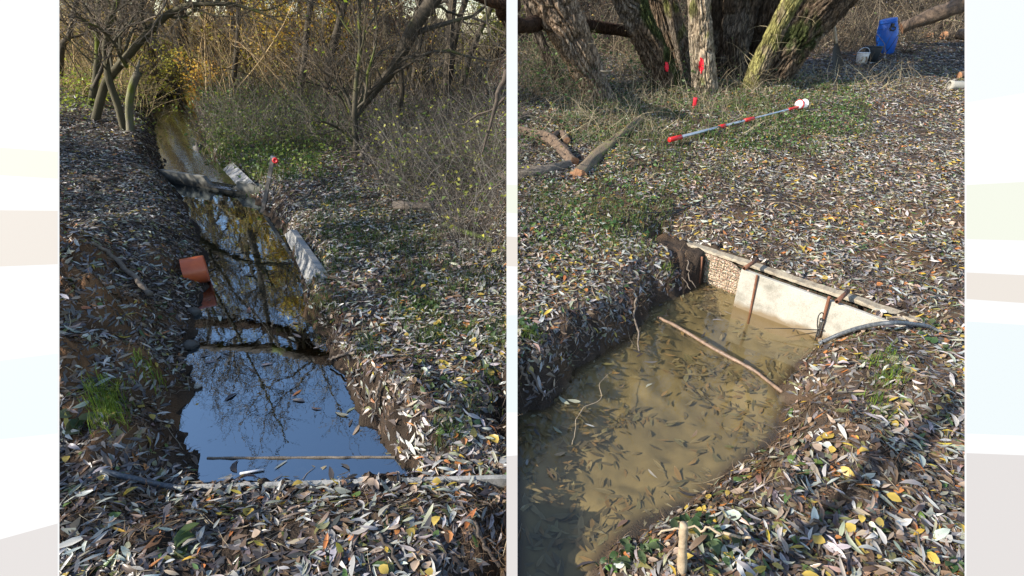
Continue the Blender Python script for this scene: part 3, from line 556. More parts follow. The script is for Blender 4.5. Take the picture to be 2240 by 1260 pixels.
V, f = line(hz, .0125, 60, 16); one('hose', V, f, M['hose'], 'dusty blue black hose arching from the bank into the pool before the pale slab', 'hose', None, True)
cb = B()
for k_ in range(2):
    pp = gl([(1500, 462), (1450, 470), (1400, 472), (1365, 482), (1345, 500), (1346, 515), (1362, 522), (1400, 515), (1430, 495), (1455, 478), (1500, 460), (1560, 430)], .02+.006*k_); cb.add(*line([p+rng.normal(0, .006, 3)*[1, 1, .2] for p in pp], .0035, 80, 6))
cable = cb.obj('cable', M['black'], None, True); tag(cable, 'thin black cable looped on the grass left of the gravel basket', 'cable')
# laths, stakes
wp = [Z(1440., 694., .002), Z(1475., 712., .012), Z(1575., 770., .012), Z(1645., 808., .006), Z(1712., 858., .012)]
V, f = line(wp, [.011, .012, .009], 40, 8, .004, 3); one('wooden_lath', V, f, solid('wet lath', (.26, .17, .11), (.12, .08, .055), 40, .5, .4), 'wet brown lath lying diagonally across the shallow muddy pool', 'lath', None, True)
b0 = G(1491., 1262.); b0 = G(1491., 1254.); t1 = Yp(1496, 1146, b0[1]); sk = thing('wooden_stake', b0, 'pale round stake driven in among leaves at the bottom of the pool bank', 'stake')
V, f = line([b0-(t1-b0)*.4, b0, (b0+t1)/2, t1], [.014, .0135, .0125], 26, 14, .002, 2); mk('shaft', V, f, M['palewood'], sk, None, True)
stick('branch', [(1430, 1190), (1480, 1178), (1540, 1180), (1590, 1192), (1635, 1200)], [.003, .005], M['palewood'], 'thin pale twig crossing behind the round wooden stake', 'branch', .05, .02, 5)
stick('branch', [(1136, 818), (1155, 850), (1175, 880)], [.009, .004], M['greybark'], 'pale bare root reaching down into the pool at its left edge', 'root', .05, .02, 6)
stick('branch', [(1150, 810), (1168, 845), (1195, 878), (1210, 868)], [.008, .004], M['greybark'], 'second pale root splitting at the left waterline of the pool', 'root', .05, .02, 7)
for a, b_, lb in (((1322, 823), (1310, 870), 0), ):
    V, f = line([Z(1340., 812., .03), Z(1312., 838., .03), Z(1314., 872., .02), Z(1280., 890., .012), Z(1262., 915., .015), Z(1258., 940., .01), Z(1252., 972., .005)], [.0012, .002, .0014], 40, 6, .006, 3); one('branch', V, f, M['palewood'], 'thin curved pale twig floating in the muddy pool', 'branch', None, True)
stick('branch', [(1390, 665), (1386, 700), (1392, 745), (1394, 780)], [.007, .005], M['greybark'], 'root hanging over the dark left bank of the pool', 'root', .04, .02, 9)
for i, (a, b_, lb) in enumerate([((1462, 545), (1510, 635), 'pale roots dangling'), ((1500, 560), (1520, 632), ''), ((1480, 535), (1490, 620), '')]):
    V, f = line([G(float(a), 0.+b_ if False else 560.) if False else Z(float(a[0]), float(a[1]), .22), Z((a[0]+b_[0])/2.-4, (a[1]+b_[1])/2., .14), Z(float(b_[0]), float(b_[1]), .04)], [.006, .003], 20, 6, .03, 20+i)
    one('root', V, f, M['greybark'], ['bare root dangling at the far end of the pool, nearest the cable', 'short root dangling right next to the gravel basket', 'long thin root dangling in the hollow under the slab end'][i], 'root', None, True)
# --- sampling pole
def pole_pt(px, py): return G(float(px), float(py)+3)+np.array([0, 0, .075])
pa_, pb_ = pole_pt(1462, 318), pole_pt(1724, 249); pd = pb_-pa_; pl = np.linalg.norm(pd); pd /= pl
sp = thing('sampling_pole', pa_, 'telescopic aluminium sampling pole with red grips and a clear cup on the grass', 'pole')
def cyl(a, b_, r, name, mat, n=16):
    P0, P1 = pa_+pd*pl*a, pa_+pd*pl*b_; L = np.linalg.norm(P1-P0); V, f = lathe([(0, 0), (r*.9, 0), (r, .003), (r, L-.003), (r*.9, L), (0, L)], P0, pd, n); return mk(name, V, f, mat, sp, None, True)
cyl(0, .085, .027, 'grip', M['red']); cyl(.085, .40, .019, 'tube', M['alu']); cyl(.38, .425, .026, 'clamp', M['red']); cyl(.425, .62, .017, 'tube', M['alu']); cyl(.59, .67, .024, 'clamp', M['red']); cyl(.67, 1.0, .0115, 'tube', M['alu']); cyl(.99, 1.10, .017, 'holder', M['red'])
cc = pa_+pd*pl*1.08; cax = np.array([pd[0], pd[1], .02]); 
V, f = lathe([(.0, 0), (.050, 0), (.054, .02), (.058, .13), (.061, .13), (.061, .136), (.055, .136), (.05, .01), (0, .008)], cc+np.array([0, 0, .03]), cax, 28)
m, t_, p_, o_ = newmat('clear plastic'); p_.inputs['Base Color'].default_value = (.85, .88, .92, 1); p_.inputs['Roughness'].default_value = .2; p_.inputs['Alpha'].default_value = .62; M['clear'] = m
mk('cup', V, f, m, sp, None, True)
V, f = lathe([(.056, .018), (.062, .018), (.062, .038), (.056, .038)], cc+np.array([0, 0, .03]), cax, 28); mk('cup_ring', V, f, M['red'], sp, None, True)
# --- barrel, buckets, shovel
def px_m(p): return dep(p)/F
bp = G(1938., 116.); k = px_m(bp); hb = 70*k; rb = 18.5*k
br = thing('barrel', bp, 'bright blue plastic barrel with a black clasp standing in the shade', 'barrel')
up = Yp(1941, 46, bp[1])-bp; up[1] = 0; up[0] *= .85; up /= np.linalg.norm(up)
V, f = lathe([(0, 0), (rb*.74, 0), (rb*.8, hb*.03), (rb*.98, hb*.25), (rb*1.08, hb*.45), (rb*1.08, hb*.58), (rb*.98, hb*.78), (rb*.86, hb*.9), (rb*.82, hb*.92), (0, hb*.92)], bp-(0, 0, .02), up, 48); mk('body', V, f, M['blue'], br, None, True)
V, f = lathe([(rb*.84, hb*.905), (rb*.9, hb*.905), (rb*.905, hb*.93), (rb*.86, hb*.935), (rb*.87, hb*.985), (rb*.84, hb), (rb*.3, hb*.99), (0, hb*.99)], bp-(0, 0, .02), up, 48); mk('lid', V, f, M['blue'], br, None, True)
cv = -bp[:2]/np.linalg.norm(bp[:2]); ca_, sa_ = math.cos(.42), math.sin(.42); cv = np.array([cv[0]*ca_-cv[1]*sa_, cv[0]*sa_+cv[1]*ca_]); hc = bp+up*hb*.72+np.array([*(cv*rb*1.0), 0]); hd = B(); hd.add(*box(hc+up*.05, np.eye(3), (.025, .03, .035)))
hd.add(*tubes(np.array([hc+np.array([*(cv*.03), 0])+np.array([-cv[1], cv[0], 0])*.05*math.cos(a)+up*(.035*math.sin(a)-.01) for a in np.linspace(0, 2*math.pi, 18)]), .012, 8)); hd.obj('handle', M['black'], br)
def bucket(px, py, wpx, hpx, name, label, mat, taper=.8, wh=False):
    p = G(float(px), float(py)); k = px_m(p); h = hpx*k; r = wpx*k/2
    t = thing(name, p, label, 'bucket'); V, f = lathe([(0, 0), (r*taper, 0), (r*.97, h*.9), (r*.97, h*.93), (r*1.03, h*.93), (r*1.03, h), (r*.95, h), (r*(taper-.04), .02), (0, .02)], p-(0, 0, .015), (0, 0, 1), 40); mk('body', V, f, mat, t, None, True)
    a = np.linspace(0, math.pi, 24); V, f = tubes(np.array([p+np.array([r*1.02*math.cos(q)*(1), (.3*r if not wh else -.1*r)*math.sin(q), h*.9+(r*.85 if wh else -r*.3)*math.sin(q)]) for q in a]), .006, 6); mk('handle', V, f, M['alu'] if wh else M['black'], t, None, True)
    if wh:
        n, mz = 14, 8; th = np.linspace(-2.3, -.95, n); zz = np.linspace(h*.14, h*.66, mz); V = np.array([[p[0]+(r*(taper+(.97-taper)*z/h)+.003)*math.cos(q), p[1]+(r*(taper+(.97-taper)*z/h)+.003)*math.sin(q), p[2]+z-.015] for z in zz for q in th]); kk_ = (np.arange(mz-1)[:, None]*n+np.arange(n-1)[None]).reshape(-1)
        mk('label', V, [np.stack([kk_, kk_+1, kk_+n+1, kk_+n], -1)], M['label'], t)
bucket(1904, 133, 33, 31, 'bucket', 'large dark builder bucket standing left of the blue barrel', solid('dark plastic', (.018, .025, .035), (.03, .038, .045), 12, .45, .05), .74)
bucket(1883, 138, 24, 23, 'bucket', 'small white bucket with wire handle in front of the dark bucket', M['white'], .9, True)
s0 = G(1834., 156.); s1 = Yp(1821, 22, s0[1]+.12); sa = s1-s0; sl = np.linalg.norm(sa); sa /= sl; sx = np.cross(sa, (0, 1, 0)); sx /= np.linalg.norm(sx); sy = np.cross(sa, sx); k = px_m(s0)
sh = thing('shovel', s0, 'black bladed shovel with a pale handle standing upright behind the leaning trunk', 'shovel')
V, f = line([s0+sa*sl*.46, s0+sa*sl*.75, s1], [3.6*k, 3.2*k, 3.4*k], 16, 12); mk('handle', V, f, solid('worn handle', (.38, .30, .2), (.28, .22, .15), 30, .6, .2), sh, None, True)
prof = [(-.04, 9), (0, 9.5), (.1, 9.8), (.25, 9.4), (.36, 7.5), (.43, 4.2), (.5, 3.6), (.56, 3.2)]; Vb = []
for a, wv in prof:
    for u_ in np.linspace(-1, 1, 9): Vb.append(s0+sa*sl*a+sx*u_*wv*k+sy*(-.02*(1-u_*u_)*(wv/9.8)-.004))
nb_ = len(Vb); Vb += [v+sy*.006 for v in Vb]; kq = (np.arange(len(prof)-1)[:, None]*9+np.arange(8)[None]).reshape(-1); q = np.stack([kq, kq+1, kq+10, kq+9], -1)
mk('blade', Vb, [np.concatenate([q, q[:, ::-1]+nb_])], M['blade'], sh, None, True)
# orange pipe piece between the willows, pale pipe, logs at the right
pp = G(1583., 140.)+np.array([0, 0, .10]); k = px_m(pp); V, f = lathe([(14*k, 0), (14*k, .18), (13*k, .18), (13*k, 0)], Yp(1572, 126, pp[1]+.1), (.95, .1, .32), 32); one('pipe_piece', V, f, M['orange'], 'orange plastic pipe piece lying between the big willow trunks', 'pipe', None, True)
c0 = G(2072., 196.); k = px_m(c0); V, f = lathe([(8*k, 0), (10*k, 0), (10*k, .05), (9.3*k, .06), (9.3*k, .8), (8*k, .8), (7.8*k, .01)], c0+np.array([0, 0, 9*k]), (1, -.18, -.03), 32); one('concrete_pipe', V, f, M['slab'], 'pale beige pipe lying at the right edge of the leafy ground', 'pipe', None, True)
M['plainbark'] = solid('brown bark', (.19, .13, .085), (.08, .055, .04), 18, .9, .9, bscale=50, dist=.02)
log('log', [(2096, 172), (2125, 165)], [.055, .055], M['plainbark'], M['cutwood'], 'small log with a fresh orange cut end above the pale pipe', dz=.05)
log('log', [(1972, 62, 12.6), (2020, 42, 12.5), (2075, 22, 12.4), (2125, -2, 12.3)], [.10, .15, .16], M['plainbark'], M['cutwood'], 'large fallen trunk sloping upward behind the blue barrel', seed=9, amp=.2)
log('log', [(2062, 86), (2100, 82)], [.10, .10], M['plainbark'], M['cutwood'], 'round brown log below the large fallen trunk', dz=.07, seed=10)
log('log', [(2034, 82), (2050, 60)], [.07, .05], M['plainbark'], M['cutwood'], 'short stub of log left of the round brown log', dz=.05, seed=11)
log('log', [(2098, 74, 11.3), (2130, 78, 11.0)], [.09, .09], M['plainbark'], M['cutwood'], 'squared reddish log at the very right of the woodpile', seed=12)
log('log', [(1095, 396), (1135, 389), (1190, 378), (1246, 364)], [.06, .055, .045], M['greybark'], M['cutwood'], 'bare grey log entering from the left below the forked branch', dz=.02, seed=13, amp=.25)
log('log', [(1263, 388), (1300, 350), (1350, 308), (1402, 262)], [.07, .06, .045], M['mossbark'], M['cutwood'], 'mossy log with a round sawn end pointing at the viewer', dz=.015, seed=14, amp=.35)
log('log', [(1120, 284), (1165, 298), (1205, 312), (1236, 340), (1256, 362)], [.05, .06, .055], M['plainbark'], M['cutwood'], 'crooked brown bough lying across the grass above the bare grey log', dz=.03, seed=15, amp=.35)
log('log', [(1120, 278), (1158, 258)], [.05, .05], M['brownbark'], M['cutwood'], 'short dark log end at the left above the crooked bough', dz=.04, seed=16)
log('log', [(1205, 312), (1225, 302), (1240, 320)], [.03, .04], M['plainbark'], M['cutwood'], 'stubby side limb resting on the crooked bough', dz=.06, seed=17)
p = G(1518., 238.); k = px_m(p); tp_ = thing('marker_post', p, 'short red painted marker post in the grass before the willows', 'post')
V, f = line([p-(0, 0, .05), p+(0, 0, 23*k)], 4.6*k, 8, 8); mk('post', V, f, M['paint'], tp_, None, True)
# ================================================================ boards added for the slide's banded margins, made to glow white
DP = .70
def board(x0, x1, label, bands, name='margin_board'):
    ex, ey, ez = np.array([1., 0, 0]), np.array([0, st, ct]), np.array([0, ct, -st]); k = DP/F
    def P(px, py, dz=0): return np.array([0, 0, CAMH])+ez*(DP+dz)+ex*(px-1120)*k+ey*(630-py)*k
    base = P((x0+x1)/2, 1330); base[2] = hf(base[0], max(base[1], .42))-.05; t = thing(name, base, label, 'margin board', 'glowing margin boards with pale bands')
    c0 = P((x0+x1)/2, (-60+1330)/2., .0015); mk('panel', *box(c0, [ex, ey, ez], ((x1-x0)/2*k, 695*k, .0012)), glow_mat('lit white', (255, 255, 255)), t)
    pb = P((x0+x1)/2, 1320, .004); V, f = tubes(np.array([[pb[0], pb[1], base[2]-.1], pb]), min(.012, (x1-x0)*k*.4), 10, True); mk('post', V, f, M['alu'], t)
    for (n, rgb, a0, a1, b0, b1) in bands:
        c = [P(x0, a0, -.0004), P(x1, a1, -.0004), P(x1, b1, -.0004), P(x0, b0, -.0004)]; c += [q+ez*.0004 for q in c]
        mk('colour_band', c, [np.array([[0, 1, 2, 3], [0, 4, 5, 1], [1, 5, 6, 2], [2, 6, 7, 3], [3, 7, 4, 0]])], glow_mat('lit '+n, rgb), t)['label'] = n+' band'
sl_ = lambda y0, y1, xa, xb, x: y0+(y1-y0)*(x-xa)/(xb-xa)
def bands(x0, x1, xa, xb, L): return [(n, c, sl_(a0, a1, xa, xb, x0), sl_(a0, a1, xa, xb, x1), sl_(b0, b1, xa, xb, x0), sl_(b0, b1, xa, xb, x1)) for n, c, a0, a1, b0, b1 in L]
board(-70, 126, 'tall added slide margin board, glowing white with pale bands, at the left of the stream', bands(-70, 126, 0, 126, [('pale sky blue', (247, 252, 255), -60, -60, 272, 281), ('pale green', (246, 249, 234), 323, 332, 383, 391), ('beige', (239, 231, 222), 460, 461, 583, 578), ('icy blue', (241, 250, 252), 789, 773, 961, 948), ('taupe', (230, 225, 223), 1180, 1145, 1330, 1330)]))
board(1108, 1132, 'narrow added slide margin strip, glowing white, standing between stream and muddy pool', bands(1108, 1132, 1108, 1132, [('pale sky blue', (247, 252, 255), -60, -60, 302, 302), ('pale green', (246, 249, 234), 404, 405, 465, 467), ('beige', (239, 231, 222), 517, 519, 582, 583), ('icy blue', (241, 250, 252), 690, 689, 902, 902), ('taupe', (230, 225, 223), 998, 996, 1330, 1330)]))
board(2114, 2310, 'tall added slide margin board, glowing white with pale bands, at the right of the pool', bands(2114, 2310, 2114, 2240, [('pale sky blue', (247, 252, 255), -60, -60, 224, 203), ('pale green', (246, 249, 234), 405, 398, 523, 526), ('beige', (239, 231, 222), 596, 602, 654, 663), ('icy blue', (241, 250, 252), 703, 711, 948, 953), ('taupe', (230, 225, 223), 991, 996, 1330, 1330)]))
# ================================================================ dead leaves
def leaves(P, Nrm, L, Wd, col, rng, curl=.12, fold=.18, yaw=None, tilt=.35, fine=True, round_=0.):
    n = len(P); Nrm = Nrm+rng.normal(0, 1, (n, 3))*tilt; Nrm /= np.linalg.norm(Nrm, axis=1, keepdims=True)
    yaw = rng.uniform(0, 2*math.pi, n) if yaw is None else yaw
    t = np.stack([np.cos(yaw), np.sin(yaw), 0*yaw], 1); t -= Nrm*(t*Nrm).sum(1, keepdims=True); t /= np.linalg.norm(t, axis=1, keepdims=True)+1e-9; b = np.cross(Nrm, t)
    if fine:
        sv = np.array([0, .16, .16, .16, .42, .42, .42, .74, .74, .74, 1.]); vv = np.array([0, .62+.3*round_, 0, -.62-.3*round_, 1, 0, -1, .66+.25*round_, 0, -.66-.25*round_, 0]); 
        T3 = np.array([[0, 3, 2], [0, 2, 1], [7, 8, 10], [8, 9, 10]]); Q4 = np.array([[1, 2, 5, 4], [2, 3, 6, 5], [4, 5, 8, 7], [5, 6, 9, 8]])
    else: sv = np.array([0, .45, .45, 1.]); vv = np.array([0, 1., -1., 0]); T3 = np.array([[0, 2, 3], [0, 3, 1]]); Q4 = None
    k = len(sv); cu = rng.normal(0, curl, n); fo = np.abs(rng.normal(0, fold, n)); sd = rng.normal(0, .08, n)
    u = (sv[None]-.5)*L[:, None]; v = vv[None]*Wd[:, None]/2+(4*sv*(1-sv))[None]*sd[:, None]*L[:, None]; h = (4*sv*(1-sv)-.6)[None]*cu[:, None]*L[:, None]+fo[:, None]*np.abs(vv)[None]*Wd[:, None]
    V = P[:, None]+u[..., None]*t[:, None]+v[..., None]*b[:, None]+h[..., None]*Nrm[:, None]; off = (np.arange(n)*k)[:, None, None]
    Fs = [(off+T3[None]).reshape(-1, 3)]
    if Q4 is not None: Fs.append((off+Q4[None]).reshape(-1, 4))
    C = np.repeat(col, k, 0)
    if fine: C = C*np.tile(np.where(vv == 0, .86, 1.06), n)[:, None]
    return V.reshape(-1, 3), Fs, C
PAL = np.array([(.47,.455,.405),(.33,.315,.285),(.215,.20,.19),(.11,.097,.09),(.055,.045,.042),(.12,.075,.045),(.22,.15,.09),(.16,.15,.05),(.42,.30,.04),(.42,.16,.05),(.30,.30,.22),(.07,.12,.03),(.36,.27,.20)])
PL_ = np.array([.07,.08,.13,.17,.19,.16,.07,.05,.015,.012,.04,.015,.03]); PR_ = np.array([.055,.07,.10,.11,.15,.17,.14,.06,.03,.02,.05,.03,.06])
def pick(n, pr, rng): 
    c = PAL[rng.choice(len(PAL), n, p=pr/pr.sum())]; return np.clip(c*rng.uniform(.75, 1.25, (n, 1))*rng.normal(1, .05, (n, 3)), .01, .75)
def scatter(y0, y1, dens, rng):   # random ground points in the part of the valley the photograph looks over
    a = lambda y: 1.2*y+.75
    n = int(dens*(a(y0)+a(y1))*(y1-y0)); y = rng.uniform(y0, y1, int(n*1.4)); x = rng.uniform(-1, 1, len(y))*a(y1); k = np.abs(x) < a(y); return x[k], y[k]
def soilmask(x, y):   # bare patches
    m = np.zeros(x.shape)
    for cx, cy, r, hh in CL: m = np.maximum(m, (.95 if x.mean() > -99 else 0)*np.exp(-((x-cx)**2+(y-cy)**2)/(r*r)*1.2))
    m = np.maximum(m, .6*sm((fbm(x*3.4, y*3.4, 0, 95, 4)-.44)*7)*((x < -.8) & (y > 1.7) & (y < 4.2))); return np.maximum(m, sm((fbm(x*2.6, y*2.6, 0, 91, 4)-.56)*8)*.85)
lit = B()
for y0, y1, dens, fine, sc in ((.5, 2.2, 4700, True, .84), (2.2, 3.6, 4700, True, .74), (3.6, 6, 3600, False, .72), (6, 10, 1700, False, .80), (10, 18, 330, False, 1.1)):
    x, y = scatter(y0, y1, dens, rng); d = np.minimum(sdist(x, y, SL), sdist(x, y, SR)); dlv = sdist(x, y, SL); nn = hnorm(x, y); z = hf(x, y)
    m = soilmask(x, y); steep = sm((.93-nn[:, 2])*5); edge = np.maximum(segd(x, y, BD0, BD1) < .2, segd(x, y, BA0, BA1) < .3)
    bankb = sm((.26-d)/.2)*(~edge)*np.where((x > -1.6) & (x < 0) & (y < 3.2), .9, .45)*(x < 0)+sm((.30-d)/.2)*(~edge)*np.where((x < 1.3) & (y > 2.1), .85, .3)*(x > 0)
    keep = (rng.random(len(x)) > np.maximum.reduce([m, steep*.55, bankb])) & (z > .012+.0*x) & (d > .02) & ~((y > 13) & (x < 0)) & ~((x < 0) & (segd(x, y, BD0, BD1) < .016) & (rng.random(len(x)) < .6)) & ~((x > 0) & (segd(x, y, BA0+_bk*.1, BA1+_bk*.1) < .018))
    keep &= ~((x > 0) & (segd(x, y, F0[:2], F1[:2]) < .10) & (y > 2.62)) & ~((x > 0) & (((x-BA0[0])*bn[0]+(y-BA0[1])*bn[1]) > -.004) & (segd(x, y, BA0, BA1) < .25) & (y > 2.75))
    keep &= ~((np.abs(x) < .03) & (y > 1.15) & (y < 1.9))
    x, y, z, nn = x[keep], y[keep], z[keep], nn[keep]; n = len(x)
    Lf = np.where(rng.random(n) < .22, rng.uniform(.015, .04, n), rng.normal(.066, .019, n).clip(.03, .115))*sc; Wf = Lf*rng.normal(.23, .06, n).clip(.10, .45)
    rd = rng.random(n) < .07; Lf = np.where(rd, Lf*.65, Lf); Wf = np.where(rd, Lf*rng.uniform(.6, .9, n), Wf)
    lft = (x < 0)[:, None]; cA, cB_ = pick(n, PL_, rng), pick(n, PR_, rng); c = np.where(lft, cA, cB_)
    warm = np.array([(.42,.30,.06),(.42,.17,.05),(.10,.16,.04),(.22,.22,.12),(.38,.28,.2)])[rng.integers(0, 5, n)]; c = np.where((rd & (rng.random(n) < .75))[:, None], warm, c)
    lum = c.mean(1); lift = .002+.014*rng.random(n)**1.5+np.where(lum > .25, .012, 0)
    V, Fs, C = leaves(np.stack([x, y, z+lift], 1), nn, Lf, Wf, c, rng, tilt=np.where(rng.random((n, 1)) < .15, .45, .16), fine=fine); lit.add(V, Fs, C)
PU = np.array([0,.02,.08,.20,.26,.22,.10,.06,.0,.005,.02,.01,.025])
for y0, y1, dens, fine, sc in ((.5, 3.4, 3600, False, .80), (3.4, 7, 1900, False, .82), (7, 13, 700, False, 1.)):
    x, y = scatter(y0, y1, dens, rng); d = np.minimum(sdist(x, y, SL), sdist(x, y, SR)); z = hf(x, y); nn = hnorm(x, y)
    k = (z > .01) & (d > .01) & (rng.random(len(x)) > sm((.16-d)/.16)*.5) & ~((x > 0) & (segd(x, y, BA0+_bk*.3, BA1+_bk*.3) < .04)) & ~((x > 0) & (segd(x, y, F0[:2], F1[:2]) < .10) & (y > 2.62)) & ~((x < 0) & (segd(x, y, BD0, BD1) < .02)) & ~((np.abs(x) < .03) & (y < .9))
    k &= ~((x > 0) & (((x-BA0[0])*bn[0]+(y-BA0[1])*bn[1]) > -.01) & (segd(x, y, BA0, BA1) < .25) & (y > 2.75)); k &= rng.random(len(x)) > .5*soilmask(x, y)
    x, y, z, nn = x[k], y[k], z[k], nn[k]; n = len(x); Lf = rng.normal(.062, .018, n).clip(.02, .11)*sc; Wf = Lf*rng.normal(.27, .07, n).clip(.12, .6)
    V, Fs, C = leaves(np.stack([x, y, z+.001+.004*rng.random(n)], 1), nn, Lf, Wf, pick(n, PU, rng), rng, tilt=.10, curl=.05, fold=.08, fine=fine); lit.add(V, Fs, C)
tag(lit.obj('leaf_litter', M['leaf'], None, True), kind='stuff')
# leaves lying in and on the water
fl = B()
for pts, n, za, zb_, pr, nm in ((SR, 1350, -.095, -.02, None, 'bed'), (SR, 70, .004, .008, PR_, 'top'), (SL, 900, -.05, -.02, None, 'bed'), (SL, 150, .003, .006, PL_, 'top')):
    lo, hi = pts.min(0), pts.max(0); hi = np.minimum(hi, [3, 4.2 if pts is SR else 5.]); lo = np.maximum(lo, [-4, .8]); x = rng.uniform(lo[0], hi[0], n*5); y = rng.uniform(lo[1], hi[1], n*5); d = sdist(x, y, pts)
    if nm == 'bed': k = (d < 0) & (rng.random(len(x)) < .06+.9*np.exp(d/.12)+.8*sm((fbm(x*2.4, y*2.4, 0, 123, 3)-.53)*9)) & (np.abs(x) > .05)
    else: k = (d < -.03) & (rng.random(len(x)) < np.exp(d/.12)*.9+.06)
    x, y = x[k][:n], y[k][:n]; m_ = len(x); z = hf(x, y)+rng.uniform(.003, .02, m_) if nm == 'bed' else rng.uniform(za, zb_, m_)
    if nm == 'bed': z = np.minimum(z, -.004)
    Lf = rng.normal(.068, .014, m_).clip(.03, .1); Wf = Lf*rng.normal(.24, .06, m_).clip(.12, .8)
    c = (np.array([(.25,.205,.115),(.20,.165,.095),(.29,.24,.135),(.15,.125,.075),(.30,.20,.09),(.22,.20,.11)])[rng.integers(0, 6, m_)]*rng.uniform(.7, 1.2, (m_, 1)) if nm == 'bed' else pick(m_, pr, rng))
    V, Fs, C = leaves(np.stack([x, y, z], 1), np.tile([0, 0, 1.], (m_, 1)), Lf, Wf, c, rng, curl=.05, fold=.04, tilt=.05 if nm == 'top' else .12); fl.add(V, Fs, C)
tag(fl.obj('water_leaves', M['leaf'], None, True), kind='stuff')
# twigs among the leaves, grass, herbs
def twigset(P, Ln, r, rng, up=(0, 0, 1.), updev=.4, bend=.5, K=6, sides=3, taper=.3, wander=.25):
    n = len(P); d = np.tile(up, (n, 1))+rng.normal(0, updev, (n, 3)); d /= np.linalg.norm(d, axis=1, keepdims=True); bd = rng.normal(0, bend, (n, 3)); out = [P]; q = P
    for i in range(K-1):
        q = q+d*(Ln/(K-1))[:, None]; out.append(q); d = d+bd/(K-1)+rng.normal(0, wander, (n, 3))/math.sqrt(K); d /= np.linalg.norm(d, axis=1, keepdims=True)
    Pp = np.stack(out, 1); rr = r[:, None]*np.linspace(1, taper, K)[None]; V, Fs = tubes(Pp, rr, sides); return V, Fs, Pp
tw = B()
for y0, y1, dens, rr in ((.6, 3.6, 26, .0014), (3.6, 7, 14, .0022), (7, 13, 5, .004)):
    x, y = scatter(y0, y1, dens, rng); k = np.minimum(sdist(x, y, SL), sdist(x, y, SR)) > .0; x, y = x[k], y[k]; n = len(x); P = np.stack([x, y, hf(x, y)+.012], 1)
    a = rng.uniform(0, 2*math.pi, n); Ln = rng.uniform(.06, .3, n); pts = []; q = P.copy(); 
    for i in range(6):
        q = q.copy(); q[:, 2] = hf(q[:, 0], q[:, 1])+.010+.02*rng.random(n)*(i/5); pts.append(q); a = a+rng.normal(0, .25, n); q = q+np.stack([np.cos(a), np.sin(a), 0*a], 1)*(Ln/5)[:, None]
    Pp = np.stack(pts, 1); V, Fs = tubes(Pp, rng.uniform(.6, 1.6, n)[:, None]*rr*np.linspace(1, .5, 6)[None], 4); c = np.array([(.30,.24,.17),(.16,.12,.085),(.09,.07,.055),(.38,.31,.2)])[rng.integers(0, 4, n)]; tw.add(V, Fs, np.repeat(c, 24, 0))
tag(tw.obj('fallen_twigs', M['twig'], None, True), kind='stuff')
def regionpts(rects, rng):   # rects of (x0,y0,x1,y1,n) in the picture -> ground points
    out = []
    for x0, y0, x1, y1, n in rects: out.append(G(rng.uniform(x0, x1, n), rng.uniform(y0, y1, n)))
    P = np.concatenate(out); d = np.minimum(sdist(P[:, 0], P[:, 1], SL), sdist(P[:, 0], P[:, 1], SR)); return P[d > .03]
def clump(P, k, r, rng):   # k points round each point
    Q = np.repeat(P, k, 0); Q[:, :2] += rng.normal(0, r, (len(Q), 2)); Q[:, 2] = hf(Q[:, 0], Q[:, 1]); return Q
def blades(P, Ln, W_, col, rng, lean=.5):
    n = len(P); a = rng.uniform(0, 2*math.pi, n); o = np.stack([np.cos(a), np.sin(a)], 1)*lean*rng.uniform(.2, 1.4, (n, 1)); s = np.stack([-np.sin(a), np.cos(a), 0*a], 1)*W_[:, None]/2
    p0 = P; p1 = P+np.concatenate([o*.25, np.full((n, 1), .55)], 1)*Ln[:, None]; p2 = P+np.concatenate([o*.9, rng.uniform(.5, .95, (n, 1))], 1)*Ln[:, None]
    V = np.stack([p0-s, p0+s, p1-s*.8, p1+s*.8, p2], 1); off = (np.arange(n)*5)[:, None, None]
    return V.reshape(-1, 3), [(off+np.array([[0, 1, 3, 2]])[None]).reshape(-1, 4), (off+np.array([[2, 3, 4]])[None]).reshape(-1, 3)], np.repeat(col, 5, 0)
fb = B(); fp = []
for cx, cy, r_, hh in CL: fp.append(np.column_stack([rng.normal(cx, r_*.8, 130), rng.normal(cy, r_*.8, 130)]))
for P_, n_ in ((SL, 9000), (SR, 9000)):
    q = np.column_stack([rng.uniform(-3.4, 2.4, n_*3), rng.uniform(.9, 5, n_*3)]); dd_ = sdist(q[:, 0], q[:, 1], P_); q = q[(dd_ > 0.0) & (dd_ < .24)]; fp.append(q[:2600])
fp = np.concatenate(fp); d_ = np.minimum(sdist(fp[:, 0], fp[:, 1], SL), sdist(fp[:, 0], fp[:, 1], SR)); fp = fp[(d_ > .01) & (segd(fp[:, 0], fp[:, 1], BA0, BA1) > .12) & (segd(fp[:, 0], fp[:, 1], BD0, BD1) > .06) & ~((fp[:, 0] > 0) & (segd(fp[:, 0], fp[:, 1], F0[:2], F1[:2]) < .12))]; fp = np.column_stack([fp, hf(fp[:, 0], fp[:, 1])]); n = len(fp)
V, Fs, Pp = twigset(fp, rng.uniform(.02, .09, n), rng.uniform(.0006, .0014, n), rng, up=(0, 0, .35), updev=.8, bend=2.2, K=6); c = np.array([(.20,.11,.06),(.12,.07,.04),(.30,.21,.13),(.07,.05,.035)])[rng.integers(0, 4, n)]; fb.add(V, Fs, np.repeat(c, 18, 0)); tag(fb.obj('root_fibres', M['twig'], None, True), kind='stuff')
gr = B()
def grass(rects, k, r, hgt, cols, wd=.0035, lean=.6):
    P = clump(regionpts(rects, rng), k, r, rng); n = len(P); c = np.array(cols)[rng.integers(0, len(cols), n)]*rng.uniform(.7, 1.3, (n, 1)); dd = np.maximum(P[:, 1], 1)
    gr.add(*blades(P, rng.uniform(.4, 1.2, n)*hgt, wd*np.maximum(1, dd/4)*np.ones(n), c, rng, lean))
